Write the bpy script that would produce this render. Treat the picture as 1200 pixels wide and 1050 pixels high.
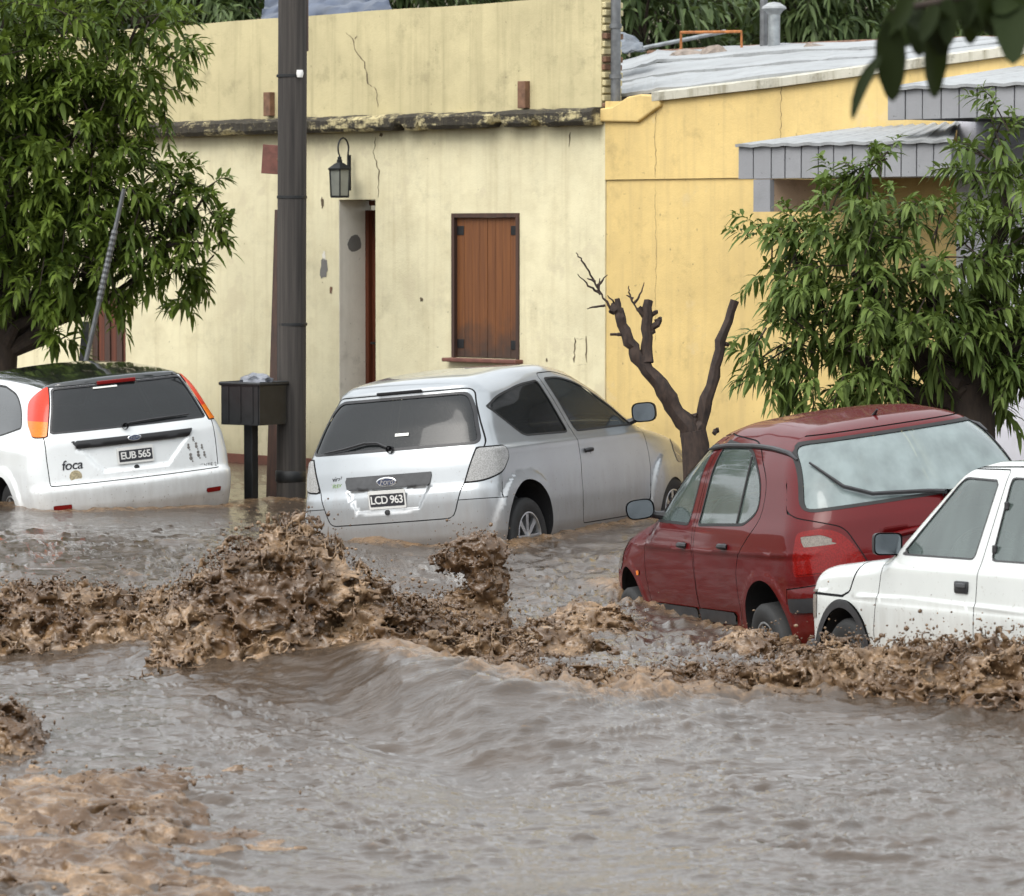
import bpy, bmesh, math, random, time
import numpy as np
from mathutils import Vector, Matrix, Euler
T_START = time.time()
for _o in list(bpy.data.objects):
    bpy.data.objects.remove(_o, do_unlink=True)
SC = bpy.context.scene
COL = SC.collection
RND = random.Random(7)
NPR = np.random.RandomState(11)

# ------------------------------------------------------------------ camera, sky, sun, exposure
FPX, HORIZ, CAM_Z = 4500.0, 275.0, 2.3          # focal length in photo pixels, horizon row, eye height above the water
PITCH = math.atan((525.0 - HORIZ) / FPX)
cam_d = bpy.data.cameras.new('camera')
cam_d.sensor_fit = 'HORIZONTAL'
cam_d.sensor_width = 36.0
cam_d.lens = 36.0 * FPX / 1200.0
cam_d.clip_start = 0.5
cam_d.clip_end = 3000.0
cam_d.dof.use_dof = True
cam_d.dof.focus_distance = 25.0
cam_d.dof.aperture_fstop = 7.0
cam = bpy.data.objects.new('camera', cam_d)
cam.location = (0, 0, CAM_Z)
cam.rotation_euler = (math.radians(90) - PITCH, 0, 0)
COL.objects.link(cam)
SC.camera = cam

SUN_EL, SUN_AZ = math.radians(48), math.radians(-140)   # azimuth: clockwise from +Y (away); -140 = behind the camera to the left, veiled by cloud
world = bpy.data.worlds.new('World')
SC.world = world
world.use_nodes = True
_nt = world.node_tree
_nt.nodes.clear()
_sky = _nt.nodes.new('ShaderNodeTexSky')
_sky.sky_type = 'NISHITA'
_sky.sun_disc = False
_sky.sun_elevation = SUN_EL
_sky.sun_rotation = SUN_AZ
_sky.air_density = 1.6
_sky.dust_density = 10.0
_hs = _nt.nodes.new('ShaderNodeHueSaturation')
_hs.inputs['Saturation'].default_value = 0.30
_bg = _nt.nodes.new('ShaderNodeBackground')
_bg.inputs['Strength'].default_value = 0.15
_wo = _nt.nodes.new('ShaderNodeOutputWorld')
_nt.links.new(_sky.outputs[0], _hs.inputs['Color'])
_mx = _nt.nodes.new('ShaderNodeMix')                 # an even cloud deck veils most of the clear sky
_mx.data_type = 'RGBA'
_mx.inputs[0].default_value = 0.72
_mx.inputs[7].default_value = (6.3, 6.6, 6.85, 1)
_nt.links.new(_hs.outputs[0], _mx.inputs[6])
_nt.links.new(_mx.outputs[2], _bg.inputs['Color'])
_nt.links.new(_bg.outputs[0], _wo.inputs['Surface'])

sun_d = bpy.data.lights.new('sun', 'SUN')
sun_d.energy = 0.6
sun_d.angle = math.radians(35)
sun_d.color = (1.0, 0.97, 0.92)
sun = bpy.data.objects.new('sun', sun_d)
_sd = Vector((math.sin(SUN_AZ) * math.cos(SUN_EL), math.cos(SUN_AZ) * math.cos(SUN_EL), math.sin(SUN_EL)))
sun.rotation_euler = (-_sd).to_track_quat('-Z', 'Y').to_euler()
COL.objects.link(sun)

SC.view_settings.view_transform = 'Standard'
SC.view_settings.look = 'None'
SC.view_settings.exposure = 0.92
SC.view_settings.gamma = 1.0
SC.view_settings.use_curve_mapping = False
SC.cycles.max_bounces = 8
SC.cycles.transparent_max_bounces = 12
SC.cycles.caustics_reflective = False
SC.cycles.caustics_refractive = False


def at(px, py, Y):
    """world point seen at photo pixel (px, py) at distance Y along the street"""
    c, s = math.cos(PITCH), math.sin(PITCH)
    v = (py - 525.0) / FPX
    # ray = (u, c - v*s... ) built from the camera axes
    dx, dy, dz = (px - 600.0) / FPX, c - v * s, -s - v * c
    k = Y / dy
    return Vector((dx * k, Y, CAM_Z + dz * k))


# ------------------------------------------------------------------ small helpers
def tag(o, label=None, cat=None, group=None, kind=None):
    if label: o['label'] = label
    if cat: o['category'] = cat
    if group: o['group'] = group
    if kind: o['kind'] = kind
    return o


def empty(name, loc=(0, 0, 0), rot=(0, 0, 0), parent=None):
    o = bpy.data.objects.new(name, None)
    o.empty_display_size = 0.1
    o.location = loc
    o.rotation_euler = rot
    COL.objects.link(o)
    if parent: o.parent = parent
    return o


def np_mesh(name, V, Fs, normals=None, smooth=True):
    """V (n,3); Fs: (m,3) or (m,4) array, or list of faces"""
    me = bpy.data.meshes.new(name)
    V = np.asarray(V, dtype=np.float32)
    if isinstance(Fs, np.ndarray):
        n, k = Fs.shape
        me.vertices.add(len(V))
        me.vertices.foreach_set('co', V.ravel())
        me.loops.add(n * k)
        me.loops.foreach_set('vertex_index', Fs.astype(np.int32).ravel())
        me.polygons.add(n)
        me.polygons.foreach_set('loop_start', np.arange(0, n * k, k, dtype=np.int32))
        me.polygons.foreach_set('loop_total', np.full(n, k, dtype=np.int32))
        me.update(calc_edges=True)
    else:
        me.from_pydata(V.tolist(), [], Fs)
    me.polygons.foreach_set('use_smooth', np.full(len(me.polygons), smooth, dtype=bool))
    if normals is not None:
        me.normals_split_custom_set_from_vertices(np.asarray(normals, dtype=np.float32).tolist())
    me.update()
    return me


def link(name, me, m=None, parent=None, loc=None, rot=None):
    o = bpy.data.objects.new(name, me)
    if m is not None and not me.materials:
        me.materials.append(m)
    if loc is not None: o.location = loc
    if rot is not None: o.rotation_euler = rot
    COL.objects.link(o)
    if parent: o.parent = parent
    return o


class MB:
    """collects shapes and links them as ONE mesh object"""
    def __init__(self):
        self.v, self.f = [], []

    def add(self, vs, fs):
        b = len(self.v)
        self.v += [tuple(p) for p in vs]
        self.f += [tuple(i + b for i in f) for f in fs]
        return self

    def box(self, c, s, rot=None):
        hx, hy, hz = s[0] / 2, s[1] / 2, s[2] / 2
        P = [Vector((x, y, z)) for x in (-hx, hx) for y in (-hy, hy) for z in (-hz, hz)]
        if rot is not None:
            M = rot if isinstance(rot, Matrix) else Euler(rot).to_matrix()
            P = [M @ p for p in P]
        return self.add([p + Vector(c) for p in P],
                        [(0, 1, 3, 2), (4, 6, 7, 5), (0, 4, 5, 1), (2, 3, 7, 6), (0, 2, 6, 4), (1, 5, 7, 3)])

    def tube(self, pts, rad, n=8, caps=True):
        pts = [Vector(p) for p in pts]
        if not hasattr(rad, '__len__'): rad = [rad] * len(pts)
        rings = []
        prev = None
        for i, p in enumerate(pts):
            d = (pts[min(i + 1, len(pts) - 1)] - pts[max(i - 1, 0)])
            d = d.normalized() if d.length > 1e-9 else Vector((0, 0, 1))
            if prev is None:
                a = d.orthogonal().normalized()
            else:
                a = (prev - d * prev.dot(d))
                a = a.normalized() if a.length > 1e-6 else d.orthogonal().normalized()
            prev = a
            b = d.cross(a)
            rings.append([p + (a * math.cos(2 * math.pi * k / n) + b * math.sin(2 * math.pi * k / n)) * rad[i] for k in range(n)])
        vs = [q for r in rings for q in r]
        fs = []
        for i in range(len(pts) - 1):
            for k in range(n):
                k2 = (k + 1) % n
                fs.append((i * n + k, i * n + k2, (i + 1) * n + k2, (i + 1) * n + k))
        if caps:
            fs.append(tuple(reversed(range(n))))
            fs.append(tuple((len(pts) - 1) * n + k for k in range(n)))
        return self.add(vs, fs)

    def lathe(self, prof, n=24, axis='z', c=(0, 0, 0), a0=0.0, a1=2 * math.pi):
        """prof: list of (r, h) turned round the axis"""
        full = abs(a1 - a0 - 2 * math.pi) < 1e-6
        m = n if full else n + 1
        vs = []
        for r, h in prof:
            for k in range(m):
                a = a0 + (a1 - a0) * k / n
                x, y = r * math.cos(a), r * math.sin(a)
                p = {'z': (x, y, h), 'y': (x, h, y), 'x': (h, x, y)}[axis]
                vs.append((p[0] + c[0], p[1] + c[1], p[2] + c[2]))
        fs = []
        for i in range(len(prof) - 1):
            for k in range(n):
                k2 = (k + 1) % m
                fs.append((i * m + k, i * m + k2, (i + 1) * m + k2, (i + 1) * m + k))
        return self.add(vs, fs)

    def prism(self, poly, d0, d1, fn):
        """extrude a 2-D polygon between d0 and d1; fn(a, b, d) -> point"""
        n = len(poly)
        vs = [fn(a, b, d0) for a, b in poly] + [fn(a, b, d1) for a, b in poly]
        fs = [tuple(range(n)), tuple(reversed(range(n, 2 * n)))]
        for i in range(n):
            j = (i + 1) % n
            fs.append((i, i + n, j + n, j))
        return self.add(vs, fs)

    def mesh(self, name, smooth=False, bevel=0.0, seg=2):
        me = bpy.data.meshes.new(name)
        me.from_pydata([tuple(p) for p in self.v], [], self.f)
        bm = bmesh.new()
        bm.from_mesh(me)
        bmesh.ops.recalc_face_normals(bm, faces=bm.faces)
        if bevel > 0:
            ed = [e for e in bm.edges if len(e.link_faces) == 2 and e.calc_face_angle(0) > 0.6]
            bmesh.ops.bevel(bm, geom=ed, offset=bevel, segments=seg, affect='EDGES', profile=0.5, clamp_overlap=True)
        bm.to_mesh(me)
        bm.free()
        if smooth:
            me.polygons.foreach_set('use_smooth', np.ones(len(me.polygons), dtype=bool))
            try:
                me.set_sharp_from_angle(angle=math.radians(smooth if smooth > 1 else 40))
            except Exception:
                pass
        return me

    def build(self, name, m, parent=None, smooth=False, bevel=0.0, seg=2, loc=None, rot=None):
        return link(name, self.mesh(name, smooth, bevel, seg), m, parent, loc, rot)


def text_mesh(s, size, depth=0.002, spacing=1.0, shear=0.0, bold=0.0):
    cu = bpy.data.curves.new('t', 'FONT')
    cu.body = s
    cu.size = size
    cu.extrude = depth / 2
    cu.align_x = 'CENTER'
    cu.align_y = 'CENTER'
    cu.space_character = spacing
    cu.shear = shear
    cu.offset = bold
    o = bpy.data.objects.new('t', cu)
    COL.objects.link(o)
    dg = bpy.context.evaluated_depsgraph_get()
    me = bpy.data.meshes.new_from_object(o.evaluated_get(dg))
    bpy.data.objects.remove(o, do_unlink=True)
    me.materials.clear()
    return me


# ------------------------------------------------------------------ numpy noise
_PERM = NPR.permutation(256).astype(np.int32)
_PERM = np.concatenate([_PERM, _PERM, _PERM])
_G3 = NPR.normal(size=(256, 3)).astype(np.float32)
_G3 /= np.linalg.norm(_G3, axis=1, keepdims=True)


def pnoise(x, y, z):
    x = np.asarray(x, np.float32); y = np.asarray(y, np.float32); z = np.asarray(z, np.float32)
    x, y, z = np.broadcast_arrays(x, y, z)
    xi, yi, zi = np.floor(x).astype(np.int32), np.floor(y).astype(np.int32), np.floor(z).astype(np.int32)
    xf, yf, zf = x - xi, y - yi, z - zi
    u, v, w = [t * t * t * (t * (t * 6 - 15) + 10) for t in (xf, yf, zf)]
    xi &= 255; yi &= 255; zi &= 255
    def g(dx, dy, dz):
        h = _PERM[_PERM[_PERM[xi + dx] + yi + dy] + zi + dz]
        gr = _G3[h]
        return gr[..., 0] * (xf - dx) + gr[..., 1] * (yf - dy) + gr[..., 2] * (zf - dz)
    x00 = g(0, 0, 0) * (1 - u) + g(1, 0, 0) * u
    x10 = g(0, 1, 0) * (1 - u) + g(1, 1, 0) * u
    x01 = g(0, 0, 1) * (1 - u) + g(1, 0, 1) * u
    x11 = g(0, 1, 1) * (1 - u) + g(1, 1, 1) * u
    return ((x00 * (1 - v) + x10 * v) * (1 - w) + (x01 * (1 - v) + x11 * v) * w) * 1.6


def fbm(x, y, z, oct=4, lac=2.03, gain=0.5):
    s, a, f = 0, 1.0, 1.0
    for i in range(oct):
        s = s + a * pnoise(x * f + 13.7 * i, y * f + 7.1 * i, z * f + 3.3 * i)
        a *= gain; f *= lac
    return s


def ridged(x, y, z, oct=4, lac=2.1, gain=0.5):
    s, a, f = 0, 1.0, 1.0
    for i in range(oct):
        s = s + a * (1 - 2 * np.abs(pnoise(x * f + 5.3 * i, y * f + 9.7 * i, z * f + 1.9 * i)))
        a *= gain; f *= lac
    return s


def sstep(a, b, x):
    t = np.clip((x - a) / (b - a), 0, 1)
    return t * t * (3 - 2 * t)


def surface_nets(fn, lo, hi, h):
    """dual isosurface of fn(P)=0 on a grid; returns V, quads"""
    nx, ny, nz = [int(math.ceil((b - a) / h)) + 1 for a, b in zip(lo, hi)]
    xs = lo[0] + h * np.arange(nx); ys = lo[1] + h * np.arange(ny); zs = lo[2] + h * np.arange(nz)
    G = np.empty((nx, ny, nz), np.float32)
    for a in range(0, nx, 24):
        X, Y, Z = np.meshgrid(xs[a:a + 24], ys, zs, indexing='ij')
        G[a:a + 24] = fn(X, Y, Z)
    S = G < 0
    acc = np.zeros((nx - 1, ny - 1, nz - 1, 3), np.float32)
    cnt = np.zeros((nx - 1, ny - 1, nz - 1), np.float32)
    def edge(axis, o1, o2):
        sl = [slice(0, n - 1) for n in (nx, ny, nz)]
        other = [i for i in range(3) if i != axis]
        s0, s1 = list(sl), list(sl)
        s0[axis] = slice(0, G.shape[axis] - 1); s1[axis] = slice(1, G.shape[axis])
        for ax, o in zip(other, (o1, o2)):
            s0[ax] = slice(o, G.shape[ax] - 1 + o); s1[ax] = slice(o, G.shape[ax] - 1 + o)
        a, b = G[tuple(s0)], G[tuple(s1)]
        m = (a < 0) != (b < 0)
        t = np.where(m, a / np.where(m, a - b, 1), 0)
        acc[..., axis] += np.where(m, t, 0)
        for ax, o in zip(other, (o1, o2)):
            acc[..., ax] += m * o
        cnt[...] += m
    for ax in range(3):
        for o1 in (0, 1):
            for o2 in (0, 1):
                edge(ax, o1, o2)
    act = cnt > 0
    idx = np.full(act.shape, -1, np.int32)
    idx[act] = np.arange(act.sum(), dtype=np.int32)
    cells = np.argwhere(act)
    V = (cells + acc[act] / cnt[act][:, None]) * h + np.array(lo)
    quads = []
    for ax in range(3):
        a = [slice(1, n - 1) for n in (nx, ny, nz)]
        a[ax] = slice(0, G.shape[ax] - 1)
        b = list(a); b[ax] = slice(1, G.shape[ax])
        s0, s1 = S[tuple(a)], S[tuple(b)]
        m = s0 != s1
        pos = np.argwhere(m)
        off = np.array([1, 1, 1]); off[ax] = 0
        pos = pos + off
        o1, o2 = [(1, 2), (2, 0), (0, 1)][ax]
        def I(d1, d2):
            q = pos.copy(); q[:, o1] -= d1; q[:, o2] -= d2
            return idx[q[:, 0], q[:, 1], q[:, 2]]
        q = np.stack([I(0, 0), I(1, 0), I(1, 1), I(0, 1)], 1)
        fl = ~s0[m]
        q[fl] = q[fl][:, ::-1]
        quads.append(q)
    Q = np.concatenate(quads)
    Q = Q[(Q >= 0).all(1)]
    return V, Q
# ------------------------------------------------------------------ materials
MATS = {}


class NB:
    def __init__(self, name):
        self.m = bpy.data.materials.new(name)
        self.m.use_nodes = True
        self.t = self.m.node_tree
        self.t.nodes.clear()
        self.out = self.n('ShaderNodeOutputMaterial')
        MATS[name] = self.m

    def n(self, ty, **kw):
        nd = self.t.nodes.new(ty)
        for k, v in kw.items():
            if k.startswith('_'):
                setattr(nd, k[1:], v)
        return nd

    def l(self, a, b):
        self.t.links.new(a, b)

    def val(self, sock, v):
        if hasattr(v, 'is_output') or isinstance(v, bpy.types.NodeSocket):
            self.l(v, sock)
        else:
            sock.default_value = v

    def coord(self, kind='Object', scale=(1, 1, 1), loc=(0, 0, 0)):
        tc = self.n('ShaderNodeTexCoord')
        mp = self.n('ShaderNodeMapping')
        mp.inputs['Scale'].default_value = scale
        mp.inputs['Location'].default_value = loc
        self.l(tc.outputs[kind], mp.inputs['Vector'])
        return mp.outputs[0]

    def noise(self, vec, scale=5, detail=5, rough=0.55, dist=0.0):
        nd = self.n('ShaderNodeTexNoise')
        self.l(vec, nd.inputs['Vector'])
        nd.inputs['Scale'].default_value = scale
        nd.inputs['Detail'].default_value = detail
        nd.inputs['Roughness'].default_value = rough
        nd.inputs['Distortion'].default_value = dist
        return nd.outputs['Fac']

    def voro(self, vec, scale=5, feat='F1', out='Distance'):
        nd = self.n('ShaderNodeTexVoronoi', _feature=feat)
        self.l(vec, nd.inputs['Vector'])
        nd.inputs['Scale'].default_value = scale
        return nd.outputs[out]

    def ramp(self, fac, stops):
        nd = self.n('ShaderNodeValToRGB')
        el = nd.color_ramp.elements
        while len(el) < len(stops): el.new(0.5)
        for e, (p, c) in zip(el, stops):
            e.position = p
            e.color = (c, c, c, 1) if not hasattr(c, '__len__') else (*c[:3], 1)
        self.l(fac, nd.inputs[0])
        return nd.outputs[0]

    def rng(self, fac, a, b, c=0.0, d=1.0):
        nd = self.n('ShaderNodeMapRange')
        nd.clamp = True
        self.val(nd.inputs[0], fac)
        for i, v in zip((1, 2, 3, 4), (a, b, c, d)): nd.inputs[i].default_value = v
        return nd.outputs[0]

    def math(self, op, a, b=0.0):
        nd = self.n('ShaderNodeMath', _operation=op)
        self.val(nd.inputs[0], a); self.val(nd.inputs[1], b)
        return nd.outputs[0]

    def mix(self, fac, a, b, mode='MIX'):
        nd = self.n('ShaderNodeMix', _data_type='RGBA', _blend_type=mode)
        self.val(nd.inputs[0], fac)
        for s, v in ((nd.inputs[6], a), (nd.inputs[7], b)):
            if isinstance(v, bpy.types.NodeSocket): self.l(v, s)
            else: s.default_value = (*v[:3], 1)
        return nd.outputs[2]

    def bump(self, h, strength=0.3, dist=0.02, normal=None):
        nd = self.n('ShaderNodeBump')
        nd.inputs['Strength'].default_value = strength
        nd.inputs['Distance'].default_value = dist
        self.l(h, nd.inputs['Height'])
        if normal is not None: self.l(normal, nd.inputs['Normal'])
        return nd.outputs[0]

    def sep(self, vec):
        nd = self.n('ShaderNodeSeparateXYZ')
        self.l(vec, nd.inputs[0])
        return nd.outputs

    def bsdf(self, base, rough=0.5, metal=0.0, normal=None, **kw):
        nd = self.n('ShaderNodeBsdfPrincipled')
        s = nd.inputs['Base Color']
        if isinstance(base, bpy.types.NodeSocket): self.l(base, s)
        else: s.default_value = (*base[:3], 1)
        self.val(nd.inputs['Roughness'], rough)
        self.val(nd.inputs['Metallic'], metal)
        if normal is not None: self.l(normal, nd.inputs['Normal'])
        for k, v in kw.items():
            self.val(nd.inputs[k.replace('_', ' ')], v)
        return nd.outputs[0]

    def done(self, sh):
        self.l(sh, self.out.inputs['Surface'])
        return self.m


def simple(name, col, rough=0.5, metal=0.0, var=0.12, scale=14, bump=0.0, **kw):
    b = NB(name)
    v = b.coord()
    n = b.noise(v, scale, 5)
    c = b.mix(b.rng(n, 0.3, 0.7), [x * (1 - var) for x in col], [min(1, x * (1 + var)) for x in col])
    nr = b.bump(b.noise(v, scale * 4, 4), bump, 0.01) if bump else None
    return b.done(b.bsdf(c, rough, metal, nr, **kw))


def car_paint(name, col, metal=0.0, rough=0.35, dirty=1.0, mud=(0.13, 0.085, 0.05), coatw=1.0, spec=0.5):
    b = NB(name)
    v = b.coord('Object')
    z = b.sep(v)[2]
    big = b.noise(v, 2.2, 4)
    fine = b.noise(v, 90, 3)
    # mud film that thickens towards the sill, streaky, as splashed flood water leaves it
    vs = b.coord('Object', (3, 3, 0.7))
    streak = b.noise(vs, 6, 5, 0.6)
    low = b.rng(b.math('ADD', z, b.math('MULTIPLY', streak, 0.42)), 0.88, 0.46)
    spots = b.math('MULTIPLY', b.rng(b.noise(v, 46, 2), 0.67, 0.72), b.rng(z, 0.95, 0.35))
    dirt = b.math('MAXIMUM', b.math('MULTIPLY', low, 0.45), b.math('MULTIPLY', spots, 0.8))
    dirt = b.math('MINIMUM', b.math('MULTIPLY', dirt, dirty), 0.85)
    c = b.mix(b.rng(big, 0.3, 0.7), [x * 0.93 for x in col], [min(1, x * 1.05) for x in col])
    c = b.mix(dirt, c, mud)
    # rain beads
    bead = b.rng(b.voro(v, 120), 0.0, 0.32, 1.0, 0.0)
    mask = b.rng(b.noise(v, 9, 3), 0.42, 0.6)
    bead = b.math('MULTIPLY', bead, mask)
    nr = b.bump(bead, 0.12, 0.004)
    nr = b.bump(big, 0.05, 0.02, nr)
    r = b.rng(dirt, 0.0, 0.6, rough, 0.6)
    coat = b.rng(dirt, 0.0, 0.6, coatw, 0.1 * coatw)
    m = b.rng(dirt, 0.0, 0.6, metal, 0.0)
    return b.done(b.bsdf(c, r, m, nr, Coat_Weight=coat, Coat_Roughness=0.05, Specular_IOR_Level=spec))


def glass_mat(name, tint, opaque, haze=(0.5, 0.6, 0.6), fog_sky=0.0, rough=0.04, gloss=1.2):
    """tinted car glass: clear tint + dark film + a pale film of rain, condensation and painted-in sky reflection"""
    b = NB(name)
    v = b.coord('Object')
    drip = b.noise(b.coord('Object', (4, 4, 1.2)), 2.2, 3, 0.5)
    bead = b.rng(b.voro(v, 150), 0.0, 0.3, 1.0, 0.0)
    nr = b.bump(bead, 0.10, 0.004)
    tr = b.n('ShaderNodeBsdfTransparent')
    tr.inputs[0].default_value = (*tint, 1)
    fog_sky_d = b.n('ShaderNodeBsdfDiffuse')
    fog_sky_d.inputs[0].default_value = (*haze, 1)
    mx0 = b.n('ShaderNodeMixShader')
    fog_sky_f = b.rng(drip, 0.3, 0.7, fog_sky * 0.8, min(1, fog_sky * 1.2))
    b.l(fog_sky_f, mx0.inputs[0])
    b.l(tr.outputs[0], mx0.inputs[1]); b.l(fog_sky_d.outputs[0], mx0.inputs[2])
    dk = b.n('ShaderNodeBsdfDiffuse')
    dk.inputs[0].default_value = (0.012, 0.013, 0.014, 1)
    mx = b.n('ShaderNodeMixShader')
    mx.inputs[0].default_value = opaque
    b.l(mx0.outputs[0], mx.inputs[1]); b.l(dk.outputs[0], mx.inputs[2])
    gl = b.n('ShaderNodeBsdfGlossy')
    gl.inputs['Roughness'].default_value = rough
    b.l(nr, gl.inputs['Normal'])
    fr = b.n('ShaderNodeFresnel')
    fr.inputs[0].default_value = 1.6
    mx2 = b.n('ShaderNodeMixShader')
    b.l(b.math('MINIMUM', b.math('MULTIPLY', fr.outputs[0], gloss), 1.0), mx2.inputs[0])
    b.l(mx.outputs[0], mx2.inputs[1]); b.l(gl.outputs[0], mx2.inputs[2])
    return b.done(mx2.outputs[0])


def lamp_mat(name, col, rough=0.12):
    b = NB(name)
    v = b.coord('Object')
    f = b.voro(v, 110)
    c = b.mix(b.rng(f, 0.1, 0.7), [x * 0.75 for x in col], [min(1, x * 1.25) for x in col])
    return b.done(b.bsdf(c, rough, 0.0, b.bump(f, 0.12, 0.004), Coat_Weight=0.3, Coat_Roughness=0.03, Specular_IOR_Level=0.15))


simple('black_plastic', (0.018, 0.018, 0.02), 0.45, var=0.3, bump=0.1)
simple('grey_plastic', (0.06, 0.062, 0.066), 0.55, var=0.2, bump=0.1)
simple('seal_grey', (0.05, 0.05, 0.052), 0.7)
simple('rubber', (0.012, 0.012, 0.012), 0.7, var=0.3)
simple('gap_dark', (0.006, 0.006, 0.007), 0.9)
simple('cabin_dark', (0.03, 0.032, 0.034), 0.9, var=0.3)
simple('seat_fabric', (0.07, 0.075, 0.08), 0.95, var=0.3, scale=40)
simple('chrome', (0.75, 0.76, 0.78), 0.12, 1.0, var=0.04)
simple('mirror_glass', (0.15, 0.17, 0.185), 0.15, 1.0, var=0.1)
simple('alloy', (0.42, 0.43, 0.44), 0.32, 0.85, var=0.15)
simple('steel_rim', (0.03, 0.03, 0.03), 0.6, 0.3)
simple('plate_white', (0.62, 0.62, 0.60), 0.4, var=0.06)
simple('plate_black', (0.02, 0.02, 0.025), 0.4)
simple('sticker_white', (0.7, 0.7, 0.66), 0.5)
simple('sticker_gold', (0.36, 0.31, 0.2), 0.5, var=0.4, scale=60)
simple('sticker_green', (0.2, 0.34, 0.08), 0.5)
simple('sticker_grey', (0.16, 0.15, 0.14), 0.6, var=0.5, scale=60)
simple('badge_blue', (0.04, 0.055, 0.11), 0.25, Coat_Weight=1.0)
lamp_mat('lamp_red', (0.15, 0.005, 0.004))
lamp_mat('lamp_scarlet', (0.50, 0.035, 0.015))
lamp_mat('lamp_amber', (0.62, 0.15, 0.01))
lamp_mat('lamp_clear', (0.27, 0.27, 0.265))
lamp_mat('lamp_smoke', (0.2, 0.195, 0.19))
lamp_mat('lamp_white', (0.17, 0.15, 0.13))
car_paint('paint_white', (0.66, 0.685, 0.69), 0.0, 0.35)
car_paint('paint_white_old', (0.60, 0.625, 0.61), 0.0, 0.45, dirty=1.3)
car_paint('paint_silver', (0.37, 0.39, 0.405), 0.7, 0.36)
car_paint('paint_maroon', (0.088, 0.0033, 0.0042), 0.0, 0.5, dirty=.25, coatw=.5, spec=0.04)
car_paint('paint_black', (0.012, 0.014, 0.014), 0.0, 0.2)
glass_mat('glass_dark', (0.30, 0.33, 0.34), 0.6, fog_sky=0.03)
glass_mat('glass_black', (0.2, 0.22, 0.23), 0.88, fog_sky=0.05, gloss=0.75)
glass_mat('glass_green', (0.42, 0.56, 0.52), 0.2, (0.32, 0.42, 0.39), fog_sky=0.24)
glass_mat('glass_mist_sky', (0.55, 0.68, 0.66), 0.1, (0.36, 0.44, 0.44), fog_sky=0.5)  # pale diffuse tone paints the sky's reflection into the misted rear glass
glass_mat('glass_door', (0.55, 0.6, 0.6), 0.25, (0.4, 0.45, 0.45), fog_sky=0.10)
# ------------------------------------------------------------------ the street front: one frame for the houses
TH = math.radians(46)
B0 = Vector((109 / FPX * 34.5, 34.5, 0))            # corner between the cream and the yellow house
HX = Vector((math.cos(TH), -math.sin(TH), 0))       # local x: along the front, to the right
HY = Vector((math.sin(TH), math.cos(TH), 0))        # local y: into the house


def wl(px, py, y=0.0):
    """photo pixel -> (x, z) on the plane y of the house frame"""
    d = at(px, py, 1.0) - Vector((0, 0, CAM_Z))
    o = Vector((0, 0, CAM_Z))
    p0 = B0 + HY * y
    t = (p0 - o).dot(HY) / d.dot(HY)
    p = o + d * t - B0
    return p.dot(HX), p.z


def house(name, label, cat='house'):
    r = empty(name, B0, (0, 0, -TH))
    return tag(r, label, cat)


def plaster(name, col, stain, streak=0.5, damp=0.5, patch=None, rough=0.85, grime=0.45):
    b = NB(name)
    v = b.coord('Object')
    z = b.sep(v)[2]
    big = b.noise(v, 0.9, 6, 0.6)
    mid = b.noise(v, 4.0, 6, 0.65)
    fine = b.noise(v, 60, 4)
    c = b.mix(b.rng(big, 0.32, 0.68), [x * 0.86 for x in col], [min(1, x * 1.08) for x in col])
    c = b.mix(b.math('MULTIPLY', b.rng(mid, 0.45, 0.75), 0.35), c, stain)
    st = b.noise(b.coord('Object', (7, 7, 0.35)), 1.6, 5, 0.6)
    c = b.mix(b.math('MULTIPLY', b.rng(st, 0.50, 0.74), streak), c, stain)
    # grey mould in cloudy patches
    mo = b.math('MULTIPLY', b.rng(b.noise(b.coord('Object', (1, 1, 1), (3.1, 0, 1.7)), 2.6, 8, 0.7), 0.55, 0.72), grime)
    c = b.mix(mo, c, [x * 0.35 for x in stain])
    # damp rising from the flood
    lo = b.rng(b.math('ADD', z, b.math('MULTIPLY', mid, 0.9)), 1.25, 0.45)
    c = b.mix(b.math('MULTIPLY', lo, damp), c, [x * 0.45 for x in stain])
    if patch:
        pf = b.rng(b.noise(b.coord('Object', (1, 1, 1), (7, 2, 5)), 1.7, 5, 0.6), 0.62, 0.66)
        c = b.mix(b.math('MULTIPLY', pf, 0.6), c, patch)
    spk = b.rng(b.noise(v, 22, 2), 0.71, 0.75)
    c = b.mix(b.math('MULTIPLY', spk, 0.5), c, [x * 0.4 for x in stain])
    n = b.bump(b.math('ADD', b.math('MULTIPLY', mid, 1.0), b.math('MULTIPLY', fine, 0.25)), 0.35, 0.02)
    return b.done(b.bsdf(c, rough, 0, n))


def wood(name, col, dark, scale=(40, 40, 1.2), rough=0.6, low_dark=0.0, z0=1.2):
    b = NB(name)
    v = b.coord('Object', scale)
    g = b.noise(v, 1.0, 6, 0.6)
    c = b.mix(b.rng(g, 0.3, 0.7), col, dark)
    if low_dark:
        z = b.sep(b.coord('Object'))[2]
        f = b.rng(b.math('ADD', z, b.math('MULTIPLY', b.noise(b.coord('Object'), 6, 4), 0.6)), z0 + 0.62, z0 + 0.28)
        c = b.mix(b.math('MULTIPLY', f, low_dark), c, (0.03, 0.022, 0.018))
    return b.done(b.bsdf(c, rough, 0, b.bump(g, 0.3, 0.006)))


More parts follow.
